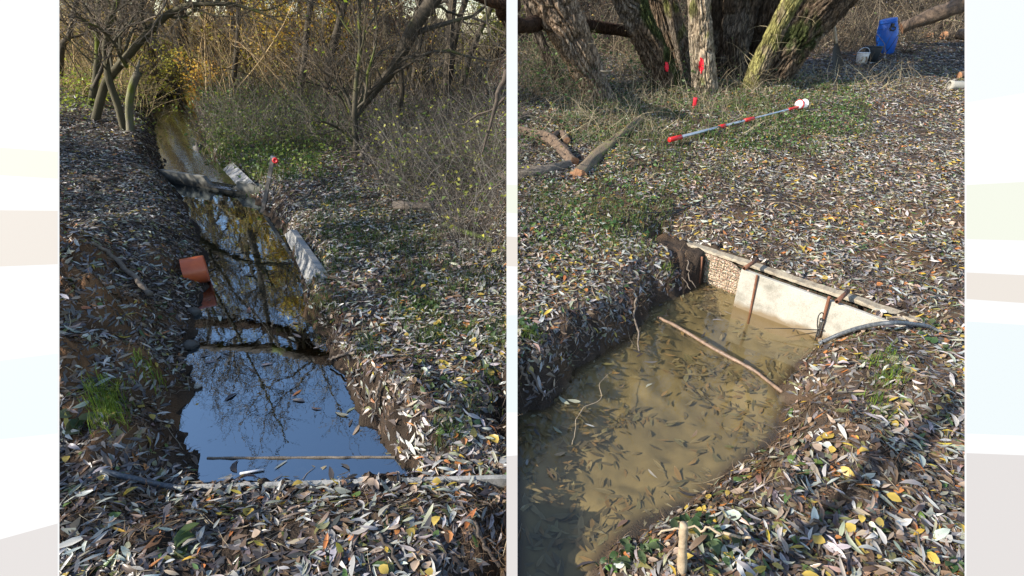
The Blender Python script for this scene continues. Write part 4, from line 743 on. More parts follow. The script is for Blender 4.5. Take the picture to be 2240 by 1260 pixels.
GC = [(.07,.13,.025),(.05,.10,.02),(.12,.17,.035),(.16,.17,.06)]; GY_ = [(.22,.30,.03),(.14,.24,.03),(.30,.34,.05)]; GD = [(.035,.07,.018),(.05,.09,.02),(.03,.06,.015)]
grass([(225,850,265,915,14),(215,910,250,930,4),(318,800,330,822,3)], 26, .03, .10, GY_, .003, .5)
grass([(660,560,760,640,40),(680,650,740,700,22),(780,735,840,775,16),(850,640,960,700,50),(880,690,990,760,40),(960,930,1010,970,14),(1000,700,1100,760,36),(980,800,1100,900,14)], 12, .035, .07, GD+GC, .0032)
grass([(600,460,780,560,80),(760,470,960,560,150),(850,540,1100,640,120),(700,400,900,470,70)], 10, .06, .07, GC+GD, .004)
grass([(450,300,700,400,200),(460,240,720,320,300)], 12, .08, .12, GC+[(.16,.15,.06)], .006)
grass([(1290,290,1600,400,120),(1180,400,1480,500,110),(1330,470,1420,560,40),(1150,420,1330,560,50),(1230,220,1700,320,220),(1600,180,1900,300,200),(1600,280,1800,340,40)], 12, .05, .08, GC+[(.22,.20,.08),(.10,.15,.04)], .004)
grass([(1920,810,1960,850,8),(1880,760,1960,800,6),(1900,870,1930,920,5),(1135,720,1180,750,8),(1440,590,1480,600,3)], 26, .025, .06, GC+GY_[:2], .0028)
grass([(1240,180,1500,260,130),(1450,180,1800,240,150),(1300,260,1480,330,70),(1700,150,2110,220,60)], 6, .13, .13, [(.34,.29,.17),(.26,.21,.12),(.12,.15,.05),(.08,.12,.03)], .0035, 2.2)
grass([(400,165,455,215,60)], 26, .09, .30, [(.75,.36,.06),(.65,.45,.08),(.5,.48,.08)], .007, .8)
tag(gr.obj('grass', M['fresh'], None, False), kind='stuff')
hb_ = B()
def herbs(rects, k, r, hgt, L, cols, fine=False):
    P = clump(regionpts(rects, rng), k, r, rng); n = len(P); P[:, 2] += rng.uniform(.01, 1, n)*hgt; c = np.array(cols)[rng.integers(0, len(cols), n)]*rng.uniform(.7, 1.3, (n, 1)); Lf = rng.uniform(.6, 1.3, n)*L
    hb_.add(*leaves(P, np.tile([0, 0, 1.], (n, 1)), Lf, Lf*rng.uniform(.5, .8, n), c, rng, tilt=.5, fine=fine))
GH = [(.06,.13,.04),(.10,.18,.05),(.05,.10,.035),(.14,.22,.06)]
herbs([(700,480,1000,700,70),(640,540,760,640,25),(860,640,1100,860,30)], 3, .03, .03, .035, [(.05,.10,.03),(.08,.14,.04),(.12,.15,.05)], True)
herbs([(450,300,760,400,170),(480,200,760,300,230),(400,180,520,240,150)], 7, .10, .25, .05, [(.10,.17,.03),(.16,.22,.04),(.22,.27,.05),(.06,.11,.03)])
herbs([(230,110,330,240,120),(126,150,210,260,70),(350,180,420,240,60)], 9, .15, .5, .055, [(.35,.40,.04),(.28,.34,.04),(.14,.2,.03)])
herbs([(850,250,1106,420,200),(760,250,900,330,60)], 6, .15, .35, .045, [(.06,.12,.03),(.09,.15,.04),(.14,.17,.05)])
herbs([(1300,320,1560,460,70),(1450,200,1900,330,150),(1140,400,1300,620,50)], 4, .05, .05, .035, GH)
herbs([(126,205,240,250,40),(300,240,345,290,30)], 6, .1, .1, .04, [(.30,.34,.05),(.2,.26,.05)])
herbs([(1140,240,1400,320,170),(1280,180,1640,260,260),(1620,170,1900,300,220),(1560,260,1800,340,90),(1180,400,1400,540,60)], 5, .07, .09, .04, GH)
herbs([(1135,120,1300,240,120),(1370,120,1520,200,80)], 10, .15, .5, .05, GH+[(.2,.24,.12)])
herbs([(1330,1190,1420,1258,6),(1510,1130,1560,1190,4),(1540,1190,1600,1250,3),(2080,1190,2110,1260,3),(1135,700,1190,740,4),(2030,720,2080,780,4)], 5, .03, .04, .042, [(.05,.10,.035),(.07,.12,.05),(.10,.14,.06)], True)
herbs([(440,760,480,800,1),(290,660,350,700,2),(130,900,190,950,3),(390,1170,440,1210,2),(700,880,740,910,1)], 3, .03, .03, .07, [(.08,.12,.04),(.16,.17,.08)], True)
tag(hb_.obj('ground_herbs', M['fresh'], None, True), kind='stuff')
# ================================================================ trees
def grow(T, r0, rng, counts=(10, 5, 4), lens=(1.6, .8, .4), t0=.3, up=.35, wander=.22, fwd=.6, K=(9, 7, 5)):
    out = []; par, prad = T[None], np.broadcast_to(r0, (1, len(T)))
    for lv, (c, L) in enumerate(zip(counts, lens)):
        n = len(par)*c; idx = np.repeat(np.arange(len(par)), c); t = rng.uniform(t0 if lv == 0 else .2, 1, n)*(par.shape[1]-1.001); i = t.astype(int); f = (t-i)[:, None]
        p = par[idx, i]*(1-f)+par[idx, i+1]*f; tan = par[idx, i+1]-par[idx, i]; tan /= np.linalg.norm(tan, axis=1, keepdims=True)+1e-9
        rr = prad[idx, i]*(.62 if lv == 0 else .7)*rng.uniform(.5, 1, n); rn = rng.normal(0, 1, (n, 3)); rn -= tan*(rn*tan).sum(1, keepdims=True); rn /= np.linalg.norm(rn, axis=1, keepdims=True)
        d = tan*fwd+rn*rng.uniform(.5, 1.1, (n, 1)); d[:, 2] += up*rng.uniform(0, 1.5, n); d /= np.linalg.norm(d, axis=1, keepdims=True)
        Ln = L*rng.uniform(.45, 1.25, n)*(1.15-.5*t/(par.shape[1]-1)); k = K[lv]; q = p; path = [q]; bd = rng.normal(0, .3, (n, 3))
        for j in range(k-1):
            q = q+d*(Ln/(k-1))[:, None]; path.append(q); d = d+rng.normal(0, wander, (n, 3))+bd/(k-1); d[:, 2] += .06; d /= np.linalg.norm(d, axis=1, keepdims=True)
        par = np.stack(path, 1); prad = rr[:, None]*np.linspace(1, .35, k)[None]; out.append((par, prad))
    return out
BR = np.array([.075, .062, .045]); TWC = np.array([.16, .125, .09])
def barkcol(V, P, rng, base, moss=0., seed=0):
    n = fbm(V[:, 0]*9, V[:, 1]*9, V[:, 2]*3, seed, 3)[:, None]; c = base*(.5+1.0*n)
    if moss:
        mm = sm((fbm(V[:, 0]*4, V[:, 1]*4, V[:, 2]*2.5, seed+5, 3)-.62+moss*.5)*8)[:, None]; c = c*(1-mm)+np.array([.13, .15, .025])*(.6+.8*n)*mm
    return c
def trunkmesh(P, r, sides=14, amp=.12, seed=0):
    V, Fs = tubes(P, r[None], sides); K = len(P); Pc = np.repeat(P, sides, 0); a = np.tile(np.arange(sides), K)*2*math.pi/sides; s = np.repeat(np.arange(K), sides)
    nz = vn(np.cos(a)*1.6+seed, np.sin(a)*1.6, s*.25, seed)-.5+.5*(vn(np.cos(a)*4, np.sin(a)*4, s*.7, seed+1)-.5)
    return Pc+(V-Pc)*(1+amp*2*nz)[:, None], Fs
def tree(name, path, widths, label, group=None, y=None, H=None, seed=1, counts=(10, 5, 4), lens=(1.4, .7, .35), t0=.3, up=.35, base=BR, moss=0., leaf=None, nleaf=0, lL=.05, cat='tree', lean_top=.5, sides=14, wander=.22, tw=1., bury=True, parent=None):
    rg = np.random.default_rng(seed); P = []
    b0 = G(float(path[0][0]), float(path[0][1])) if y is None else Yp(path[0][0], path[0][1], y); yy = b0[1]
    for q in path: P.append(Yp(q[0], q[1], yy+(q[2] if len(q) > 2 else 0)))
    P = np.array(P); k = dep(b0)/F; r = [w_*k/2 for w_ in widths]
    if bury: P = np.vstack([P[0]+(P[0]-P[1])/np.linalg.norm(P[0]-P[1])*.15, P]); r = [r[0]*1.15]+r
    if H:
        z = P[-1][2]; d = P[-1]-P[-2]; d /= np.linalg.norm(d)
        while z < H:
            d = d*lean_top+np.array([rg.normal(0, .08), rg.normal(0, .08), 1])*(1-lean_top); d /= np.linalg.norm(d); P = np.vstack([P, P[-1]+d*.9]); z = P[-1][2]; r.append(r[-1]*.86)
    n = max(24, 6*len(P)); Q = catmull(P, n); rr = np.interp(np.linspace(0, 1, n), np.linspace(0, 1, len(r)), r)
    t = parent or thing(name, b0, label, cat, group); V, Fs = trunkmesh(Q, rr, sides, seed=seed); mk('trunk' if not parent else 'side_stem', V, Fs, M['bark'], t, barkcol(V, Q, rg, base, moss, seed), True)
    lv = grow(Q, rr, rg, counts, lens, t0, up, wander); cb = B()
    for i, (pp, pr) in enumerate(lv):
        V, Fs = tubes(pp, np.maximum(pr, .0016*max(1, yy/6))*tw, (7, 4, 3)[min(i, 2)]); cb.add(V, Fs, barkcol(V, None, rg, (base*1.0, TWC*.8, TWC)[min(i, 2)], moss*.5, seed) if i < 1 else np.broadcast_to((BR, TWC*.8, TWC)[min(i, 2)], V.shape)*rg.uniform(.7, 1.2))
    cr = cb.obj('crown' if not parent else 'side_branches', M['twig'], t)
    if leaf is not None and nleaf:
        tip = lv[-1][0]; ii = rg.integers(0, len(tip), nleaf); jj = rg.integers(1, tip.shape[1], nleaf); p = tip[ii, jj]+rg.normal(0, .03, (nleaf, 3)); c = np.array(leaf)[rg.integers(0, len(leaf), nleaf)]*rg.uniform(.7, 1.3, (nleaf, 1)); Lf = rg.uniform(.6, 1.3, nleaf)*lL
        V, Fs, C = leaves(p, rg.normal(0, 1, (nleaf, 3)), Lf, Lf*.6, c, rg, fine=False); mk('foliage', V, Fs, M['fresh'], t, C)
    return t
MB = np.array([.085, .075, .045])
tree('tree', [(208,264),(227,193),(245,162),(291,109),(349,46),(395,18),(431,9),(507,10),(560,24),(620,50)], [17,15,15,14,13,11,9,7,5,3], 'mossy tree arching right across the upper stream from the left bank', seed=11, counts=(20,8,6), lens=(1.5,.8,.45), t0=.25, moss=.1, base=MB)
tree('tree', [(199,232),(206,190),(212,152),(214,110),(213,60),(216,0),(214,-60)], [15,13,12,11,9,8,7], 'upright mossy tree just left of the arching tree', seed=12, H=4, counts=(14,7,5), moss=.22, base=MB)
tree('tree', [(272,283),(262,245),(253,216),(240,180),(233,140),(230,102),(240,55),(250,20),(262,-40)], [17,14,14,13,11,11,10,9,8], 'crooked tree with a moss covered foot left of the cut stump trunk', seed=13, H=5, counts=(14,7,5), moss=.08, base=MB)
tree('tree', [(205,190),(228,140),(250,90),(272,58),(280,52)], [8,7,6,5,4], 'thin forked stem slanting right between the left trees', seed=14, y=8.3, counts=(7,4,4), lens=(.8,.5,.3), bury=False)
tree('tree', [(286,289),(283,223),(294,178),(303,158)], [16,14,15,14], 'short cut off trunk with moss rings beside the stream', seed=15, counts=(1,2,2), lens=(.4,.2,.1), t0=.9, moss=.12, base=np.array([.17,.15,.11]))
tree('tree', [(130,152),(136,102),(152,76),(160,30),(175,-40)], [14,12,10,9,8], 'dark crooked tree at the far left edge', seed=16, y=10.5, H=5, counts=(15,7,5), lens=(1.6,.8,.4))
tree('tree', [(400,152),(396,76),(392,0),(388,-80)], [32,28,24,22], 'thick trunk rising behind the golden grass clump', seed=17, y=15.5, H=8, counts=(14,6,4), lens=(2.2,1,.5), leaf=[(.5,.36,.04),(.4,.38,.06)], nleaf=500, lL=.07)
tree('tree', [(509,198),(514,150),(520,80),(522,0),(524,-60)], [11,10,9,9,8], 'slim straight tree right of the golden grass clump', seed=18, H=7, y=12.5, counts=(15,7,5), lens=(1.5,.8,.4), leaf=[(.5,.36,.04)], nleaf=200)
tree('tree', [(656,203),(665,140),(673,51),(682,-5),(690,-80)], [14,12,11,11,10], 'dark tree rising before the yellow foliage', seed=19, H=7.5, y=11.5, counts=(15,7,5), lens=(1.6,.8,.4))
tree('tree', [(712,220),(724,127),(742,51),(755,0),(770,-70)], [14,15,14,14,12], 'slightly leaning tree between the dark tree and the central bush', seed=20, H=7.5, y=11., counts=(15,7,5), lens=(1.6,.8,.4))
bush = tree('tree', [(778,334),(777,290),(776,250),(779,180),(788,109),(786,50),(786,0),(785,-60)], [15,14,12,9,8,7,6,5], 'multi branched bush tree in the middle of the right bank', seed=21, H=3.6, counts=(22,8,6), lens=(1.3,.7,.4), t0=.12, up=.5, leaf=[(.30,.40,.04)], nleaf=60, base=np.array([.075,.065,.045]), moss=-.02)
for i, (pth, ws_, lb) in enumerate([([(776,262),(760,215),(735,160),(715,110),(700,60)], [8,7,6,4,3], 'left slanting stem of the central bush'), ([(774,280),(745,215),(715,195),(690,170)], [7,6,5,3], 'low left bowed stem of the central bush'), ([(782,250),(800,210),(835,180),(862,140),(890,105)], [10,9,8,6,4], 'right slanting stem of the central bush'), ([(790,240),(840,175),(880,150),(935,118),(980,115),(1010,130)], [6,6,5,4,3,2], 'bowed stem arching right from the central bush')]):
    tree('tree_stem', pth, ws_, lb, seed=30+i, y=7.45, counts=(9,5,3), lens=(.8,.45,.25), t0=.2, bury=False, parent=bush)
tree('tree', [(770,262),(800,222),(826,190),(848,165),(866,140),(884,102),(915,45),(948,0),(985,-60)], [16,18,19,20,22,24,26,27,26], 'thick dark tree leaning to the right above the thicket', seed=22, y=7.9, H=4.5, lean_top=.8, counts=(9,5,4), lens=(1.4,.7,.35), t0=.35, moss=.02, base=np.array([.075,.062,.045]), bury=False)
tree('tree', [(874,250),(880,200),(879,152),(882,100),(905,40),(925,-30)], [10,9,8,8,7,6], 'thin black stem behind the thick leaning tree', seed=23, y=8.6, H=5, counts=(10,5,4), lens=(1.1,.6,.35), base=BR*.6)
tree('tree', [(975,190),(983,114),(986,51),(991,0),(998,-80)], [20,18,17,17,15], 'straight dark trunk near the white sky gap', seed=24, y=12, H=8, counts=(14,7,5), lens=(1.7,.8,.4))
tree('tree', [(985,160),(993,102),(1006,38),(1019,0),(1040,-80)], [14,12,12,12,10], 'trunk leaning right beside the straight dark trunk', seed=25, y=12.6, H=8, counts=(14,7,5), lens=(1.7,.8,.4))
tree('tree', [(1015,170),(1026,127),(1052,63),(1075,13),(1100,-60)], [15,13,12,12,10], 'greenish trunk leaning right at the upper right corner of the wood', seed=26, y=12, H=8, counts=(14,7,5), lens=(1.7,.8,.4), moss=.1)
tree('tree', [(1060,-20),(1064,30),(1070,70),(1085,95),(1103,108)], [4,4,4,4,3], 'thin hanging bough curving down at the right edge of the wood', seed=27, y=5.2, counts=(4,3,2), lens=(.5,.3,.2), bury=False, cat='bough')
tree('tree', [(905,170),(915,110),(930,50),(942,0),(955,-60)], [11,10,9,9,8], 'grey tree just left of the white sky gap', seed=28, y=13, H=8, counts=(15,7,5), lens=(1.7,.8,.4), leaf=[(.45,.16,.05),(.40,.12,.05)], nleaf=500, lL=.07)
# the fallen tree whose stem bows over the stream (mirrored in the water)
ar = [Yp(1470,86,9.9), Yp(1330,62,9.2), Yp(1205,48,8.3), Yp(1140,58,7.3), Yp(1104,22,6.4), Yp(1066,-18,6.0)]
mr_ = [MIR(float(a), float(b_), z) for a, b_, z in ((722,785,2.7),(650,738,3.0),(580,716,3.2),(505,708,3.35),(430,705,3.5),(360,704,3.6))]
m2 = [MIR(float(a), float(b_), z) for a, b_, z in ((722,788,2.7),(660,778,2.8),(600,762,2.8),(520,760,2.85),(430,757,2.9),(350,752,3.))]
Q = catmull(ar+mr_, 90); rr = np.interp(np.linspace(0, 1, 90), [0,.2,.4,.55,.8,1], [.10,.085,.10,.115,.09,.07]); at = thing('tree', ar[0], 'dark tree stem bowing over the stream out of the upper right corner', 'tree')
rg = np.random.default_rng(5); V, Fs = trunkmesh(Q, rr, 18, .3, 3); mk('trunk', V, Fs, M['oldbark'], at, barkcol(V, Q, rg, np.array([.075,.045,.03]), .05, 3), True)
cb = B(); Q2 = catmull(m2, 40); V, Fs = trunkmesh(Q2, np.linspace(.085, .06, 40), 14, .1, 6); cb.add(V, Fs, barkcol(V, Q, rg, np.array([.07,.05,.035]), .05, 3))
for src, rrr, L in ((Q[55:], rr[55:], 1.5), (Q2, np.linspace(.085, .05, 40), 1.2)):
    for i, (pp, pr) in enumerate(grow(src, rrr*.5, rg, (18, 9, 6), (L*1.2, .9, .45), .05, .5)): V, Fs = tubes(pp, np.maximum(pr, .003), (6, 4, 3)[i]); cb.add(V, Fs, np.broadcast_to(TWC*.8, V.shape))
cb.obj('crown', M['twig'], at)
# woodland trees behind, made from a few kinds, each its own copy
rg = np.random.default_rng(77)
def wood(name, x, y, label, seed, H, base, leaf=None, nleaf=0, w_=.14, group=None, lL=.08, counts=(16, 6, 4)):
    t = thing(name, (x, y, float(hf(x, y))-.1), label, 'tree', group); r2 = np.random.default_rng(seed); n = 30; P = np.zeros((n, 3)); P[:, 2] = np.linspace(0, H, n); P[:, 0] = (vn(np.linspace(0, 4, n), seed*3., 0, 1)-.5)*H*.12; P[:, 1] = (vn(np.linspace(0, 4, n), seed*5., 0, 2)-.5)*H*.12
    P += np.array(t.location); rr = np.linspace(w_, w_*.2, n)
    V, Fs = trunkmesh(P, rr, 9, .1, seed); mk('trunk', V, Fs, M['bark'], t, barkcol(V, P, r2, base, .05, seed), True); lv = grow(P, rr, r2, counts, (H*.26, H*.12, H*.06), .12, .6); cb = B()
    for i, (pp, pr) in enumerate(lv): V, Fs = tubes(pp, np.maximum(pr, .006), (5, 3, 3)[i]); cb.add(V, Fs, np.broadcast_to((base, TWC*.9, TWC*1.1)[i], V.shape))
    cb.obj('crown', M['twig'], t)
    if nleaf:
        tip = lv[-1][0]; ii = r2.integers(0, len(tip), nleaf); jj = r2.integers(1, tip.shape[1], nleaf); p = tip[ii, jj]+r2.normal(0, .1, (nleaf, 3)); c = np.array(leaf)[r2.integers(0, len(leaf), nleaf)]*r2.uniform(.6, 1.3, (nleaf, 1)); Lf = r2.uniform(.6, 1.4, nleaf)*lL
        V, Fs, C = leaves(p, r2.normal(0, 1, (nleaf, 3)), Lf, Lf*.7, c, r2, fine=False); mk('foliage', V, Fs, M['fresh'], t, C)
    return t
YL = [(.62,.42,.03),(.55,.40,.05),(.48,.42,.06),(.6,.34,.03)]; OR = [(.50,.19,.05),(.42,.14,.05),(.36,.16,.08)]
protos = [wood('woodland_tree', -9.5, 17, 'bare grey brown tree in the wood behind the stream', 101, 7.5, np.array([.13,.105,.075]), group='bare trees in the wood'),
          wood('woodland_tree', -5.5, 18, 'bare grey brown tree in the wood behind the stream', 102, 8, np.array([.12,.10,.07]), group='bare trees in the wood'),
          wood('yellow_tree', -6.6, 16.0, 'tree with bright yellow autumn leaves behind the stream', 103, 7.6, np.array([.12,.09,.06]), YL, 5200, .12, 'yellow trees in the wood', .10),
          wood('orange_tree', -3.7, 16.5, 'tree with rusty orange autumn leaves behind the thicket', 104, 6.4, np.array([.12,.09,.06]), OR, 3000, .12, 'orange trees in the wood', .09),
          wood('yellow_green_tree', -13.5, 15, 'tree with thin yellow green leaves at the sunny left of the wood', 105, 6.5, np.array([.14,.11,.06]), [(.42,.36,.06),(.34,.33,.05),(.45,.30,.05)], 2400, .12, 'yellow green trees in the wood', .08)]
def dup(root, loc, rz, sc):
    r = root.copy(); COL.objects.link(r); r.location = loc; r.rotation_euler = (0, 0, rz); r.scale = (sc, sc, sc)
    for ch in [c for c in root.children]:
        c = ch.copy(); COL.objects.link(c); c.parent = r
    return r
spots = [(0,-11.5,19,1),(1,-8,21,1.1),(0,-6.8,19.5,.9),(1,-4.2,20,1),(1,-14,22,1.1),(0,-16.5,19,1),(1,-18.5,23,1.2),(0,-10,24,1.1),(1,-5.4,24,1.1),(1,-12.3,17.2,.8),(0,-7.6,17.4,.8),(1,-4.0,16.2,.8),(0,-20,21,1),(1,-15,17,.9),(0,-8.8,27,1.2),(1,-14,27,1.2),(0,-9.3,14.6,.7),
         (2,-8.2,17.5,1.0),(2,-5.6,17.,1.),(2,-9.6,19.5,1.),(3,-4.8,17.6,1),(3,-2.7,18.,1),(3,-6.2,21.5,1.1),(4,-16,17.5,1),(4,-12.4,13.6,.8),(4,-10.6,16.5,1),(4,-18,20,1.1),(4,-11.5,22,1.2)]
WN = ['bare grey brown tree', 'bare pale brown tree', 'yellow leaved tree', 'rusty orange leaved tree', 'yellow green leaved tree']
_seen = {}
def wlabel(k_, x, y):
    q = _wl(k_, x, y); _seen[q] = _seen.get(q, 0)+1; return q if _seen[q] == 1 else q+(', left neighbour' if _seen[q] == 2 else ', one deeper')
def _wl(k_, x, y): a = x/y; return WN[k_]+', '+('nearest' if y < 17 else 'middle' if y < 20.5 else 'farthest')+' row of the wood, '+('far left' if a < -.75 else 'left of centre' if a < -.5 else 'above the stream' if a < -.3 else 'right of centre' if a < -.15 else 'far right')
for k_, p_r in enumerate(protos): p_r['label'] = wlabel(k_, p_r.location[0], p_r.location[1])
for k_, x, y, sc in spots: dup(protos[k_], (x, y, float(hf(x, y))-.1), rg.uniform(0, 6.28), sc*rg.uniform(.9, 1.1))['label'] = wlabel(k_, x, y)
# ---------------------------------------------------------------- undergrowth masses
def under(name, rects, n_each, Lr, rr, cols, up=(0, 0, 1.), updev=.45, bend=.9, K=6, xyz=None, leafy=None):
    P = regionpts(rects, rng) if xyz is None else xyz; P = clump(P, n_each, .10, rng); n = len(P); Ln = rng.uniform(*Lr, n); r = rng.uniform(.6, 1.4, n)*rr*np.clip(P[:, 1]/6, .7, 3)
    V, Fs, Pp = twigset(P, Ln, r, rng, up, updev, bend, K); c = np.array(cols)[rng.integers(0, len(cols), n)]*rng.uniform(.6, 1.35, (n, 1)); b_ = B(); b_.add(V, Fs, np.repeat(c, K*3, 0))
    o = b_.obj(name, M['twig']); tag(o, kind='stuff')
    if leafy:
        m_, L, lc = leafy; ii = rng.integers(0, n, m_); p = Pp[ii, rng.integers(2, K, m_)]+rng.normal(0, .02, (m_, 3)); c = np.array(lc)[rng.integers(0, len(lc), m_)]*rng.uniform(.6, 1.3, (m_, 1)); Lf = rng.uniform(.6, 1.3, m_)*L
        V, Fs, C = leaves(p, rng.normal(0, 1, (m_, 3)), Lf, Lf*.6, c, rng, fine=False); tag(mk(name+'_leaves', V, Fs, M['fresh'], None, C), kind='stuff')
GT = [(.12,.10,.08),(.17,.145,.115),(.08,.065,.05),(.25,.22,.18),(.06,.05,.035)]; WT = [(.46,.34,.16),(.32,.24,.12),(.16,.12,.07),(.55,.42,.20)]; DT = [(.30,.24,.16),(.22,.17,.11),(.15,.12,.08),(.38,.31,.2)]
under('thicket', [(820,200,1106,420,380),(880,330,1106,470,120),(720,240,860,340,90),(960,420,1106,620,50)], 9, (.25, 1.0), .0022, GT, updev=.75, bend=1.6, leafy=(2600, .04, [(.12,.18,.04),(.22,.24,.05),(.36,.35,.05)]))
under('stream_side_brush', [(440,200,760,330,380),(480,180,700,230,140)], 9, (.2, .8), .002, GT+[(.2,.17,.08)], updev=.5, bend=1.1, leafy=(4500, .045, [(.10,.17,.04),(.16,.22,.04),(.26,.28,.05),(.07,.12,.03)]))
under('left_bank_brush', [(126,150,340,215,140),(300,180,400,260,60)], 8, (.3, 1.1), .0024, WT, updev=.6, bend=1.2, leafy=(1500, .05, [(.38,.40,.05),(.28,.32,.05),(.4,.3,.05)]))
xy = np.stack([rg.uniform(-20, -.6, 1350), rg.uniform(12.5, 24, 1350)], 1); ok = (xy[:, 0] > -xy[:, 1]*1.0) & ~((xy[:, 0]/xy[:, 1] > -.20) & (xy[:, 1] > 13.5)) & (sdist(xy[:, 0], xy[:, 1], SL) > .3); xy = xy[ok]
under('woodland_undergrowth', None, 5, (.5, 2.1), .0022, WT+GT[:2], updev=.3, bend=.8, xyz=np.column_stack([xy, hf(xy[:, 0], xy[:, 1])]), leafy=(9000, .07, [(.42,.32,.06),(.30,.28,.06),(.36,.18,.06),(.2,.24,.06)]))
under('willow_foot_brush', [(1134,100,1300,230,150),(1340,100,1500,190,90),(1560,120,1640,190,40)], 7, (.2, .8), .0022, DT, updev=.55, bend=1.1, leafy=(1500, .04, [(.12,.2,.05),(.2,.26,.1),(.08,.13,.04)]))
under('dry_stalks', [(1240,190,1700,300,240),(1180,230,1400,330,90),(1700,160,2000,190,80)], 3, (.1, .5), .0022, DT+[(.45,.38,.24)], updev=.7, bend=1.1)
xy = np.stack([rg.uniform(.3, 22, 4200), rg.uniform(11.6, 20, 4200)], 1); xy = xy[(xy[:, 0] < xy[:, 1]*1.02) & ~((xy[:, 0] > 8.2) & (xy[:, 1] < 13))]
under('hillside_brush', None, 5, (.3, 1.2), .0030, [(.20,.15,.10),(.14,.105,.07),(.06,.05,.035),(.09,.07,.05),(.05,.04,.03),(.30,.24,.16)], updev=.75, bend=1.3, xyz=np.column_stack([xy, hf(xy[:, 0], xy[:, 1])]), leafy=(2500, .06, [(.34,.28,.14),(.25,.2,.1),(.2,.24,.08)]))
# ================================================================ big willows at the right
WB = np.array([.27, .20, .14])
def willow(path, widths, label, seed, y=None, H=4.6, moss=0., mcol=(.17,.18,.055), side=0, base=WB, flare=1.15, marks=(), lean_top=.7, crown=True, name='willow_tree', ridge=.27):
    rg = np.random.default_rng(seed); b0 = G(float(path[0][0]), float(path[0][1])) if y is None else Yp(path[0][0], path[0][1], y); yy = b0[1]; P = np.array([Yp(q[0], q[1], yy+(q[2] if len(q) > 2 else 0)) for q in path]); k = dep(b0)/F; r = [w_*k/2 for w_ in widths]
    P = np.vstack([P[0]+(P[0]-P[1])/np.linalg.norm(P[0]-P[1])*.3, P]); r = [r[0]*flare]+r
    while P[-1][2] < H:
        d = P[-1]-P[-2]; d /= np.linalg.norm(d); d = d*lean_top+np.array([0, 0, 1])*(1-lean_top); d /= np.linalg.norm(d); P = np.vstack([P, P[-1]+d*.7]); r.append(r[-1]*.93)
    L = np.linalg.norm(np.diff(P, axis=0), axis=1).sum(); n = int(L/.018); S = 150; Q = catmull(P, n); rr = np.interp(np.linspace(0, 1, n), np.linspace(0, 1, len(r)), r)
    V, Fs = tubes(Q, rr[None], S); Pc = np.repeat(Q, S, 0); a = np.tile(np.arange(S), n)*2*math.pi/S; s = np.repeat(np.linspace(0, L, n), S)
    lump = vn(np.cos(a)*1.3+seed, np.sin(a)*1.3, s*1.1, seed)-.5
    wv = (vn(s*2.2, np.cos(a)*2, np.sin(a)*2, seed+2)-.5)*.55; a2 = a+wv
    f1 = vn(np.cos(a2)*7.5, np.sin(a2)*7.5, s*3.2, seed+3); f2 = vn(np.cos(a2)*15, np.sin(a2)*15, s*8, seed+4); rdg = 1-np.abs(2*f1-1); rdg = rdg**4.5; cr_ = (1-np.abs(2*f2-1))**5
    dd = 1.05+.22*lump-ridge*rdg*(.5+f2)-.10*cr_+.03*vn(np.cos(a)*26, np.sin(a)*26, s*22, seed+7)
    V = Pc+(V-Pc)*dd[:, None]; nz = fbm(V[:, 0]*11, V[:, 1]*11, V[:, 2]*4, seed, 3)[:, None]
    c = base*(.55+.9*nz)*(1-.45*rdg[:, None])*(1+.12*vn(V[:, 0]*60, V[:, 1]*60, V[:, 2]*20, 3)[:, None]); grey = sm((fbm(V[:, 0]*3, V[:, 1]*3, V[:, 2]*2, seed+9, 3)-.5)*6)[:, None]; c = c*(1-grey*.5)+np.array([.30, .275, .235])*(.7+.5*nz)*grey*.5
    if moss:
        nn = (V-Pc); nn /= np.linalg.norm(nn, axis=1, keepdims=True); fac = sm((fbm(V[:, 0]*5, V[:, 1]*5, V[:, 2]*3, seed+5, 4)-.55+moss*.45+.12*nn[:, 2]+side*nn[:, 0]*.3)*7)[:, None]; c = c*(1-fac*.9)+np.array(mcol)*(.3+1.4*nz)*fac*.9
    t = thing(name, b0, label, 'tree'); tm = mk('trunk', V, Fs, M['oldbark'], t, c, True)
    Fq = Fs[0]; cen = V[Fq].mean(1); cx, cy, cdp = proj(cen); outw = cen-Pc[Fq[:, 0]]; face = (outw*(np.array([0, 0, CAMH])-cen)).sum(1) > 0
    for (mx, my, mw, mh) in marks:
        e = ((cx-mx)/mw)**2+((cy-my)/mh)**2+(vn(cen[:, 0]*60, cen[:, 1]*60, cen[:, 2]*60, 4)-.5)*.9; sel = np.where((e < 1) & face)[0]
        if len(sel):
            ids, inv = np.unique(Fq[sel], return_inverse=True); VV = V[ids]; ow = VV-Pc[ids]; ow /= np.linalg.norm(ow, axis=1, keepdims=True); mk('red_paint_mark', VV+ow*.004, [inv.reshape(-1, 4)], M['paint'], t, None, True)
    if crown:
        cb = B()
        for i, (pp, pr) in enumerate(grow(Q, rr, rg, (8, 6, 5), (1.9, 1.0, .5), .72, .6)): V, Fs = tubes(pp, np.maximum(pr*.8, .003), (7, 4, 3)[i]); cb.add(V, Fs, np.broadcast_to((base, TWC, TWC*1.2)[i], V.shape))
        V, Fs, Pp = twigset(Q[rg.integers(int(n*.08), int(n*.5), 26)]+rg.normal(0, .02, (26, 3)), rg.uniform(.2, .7, 26), np.full(26, .004), rg, updev=1., bend=1.2); cb.add(V, Fs, np.broadcast_to(np.array([.3, .25, .15]), V.shape))
        cb.obj('crown', M['twig'], t)
    return t, V, Pc
T1 = willow([(1308,216),(1288,165),(1262,110),(1232,50),(1205,0),(1165,-80)], [62,62,70,82,84,80], 'massive furrowed willow trunk leaning left, farthest left of the big trunks', 41, base=WB*1.4, marks=((1325,145,3.5,6),))
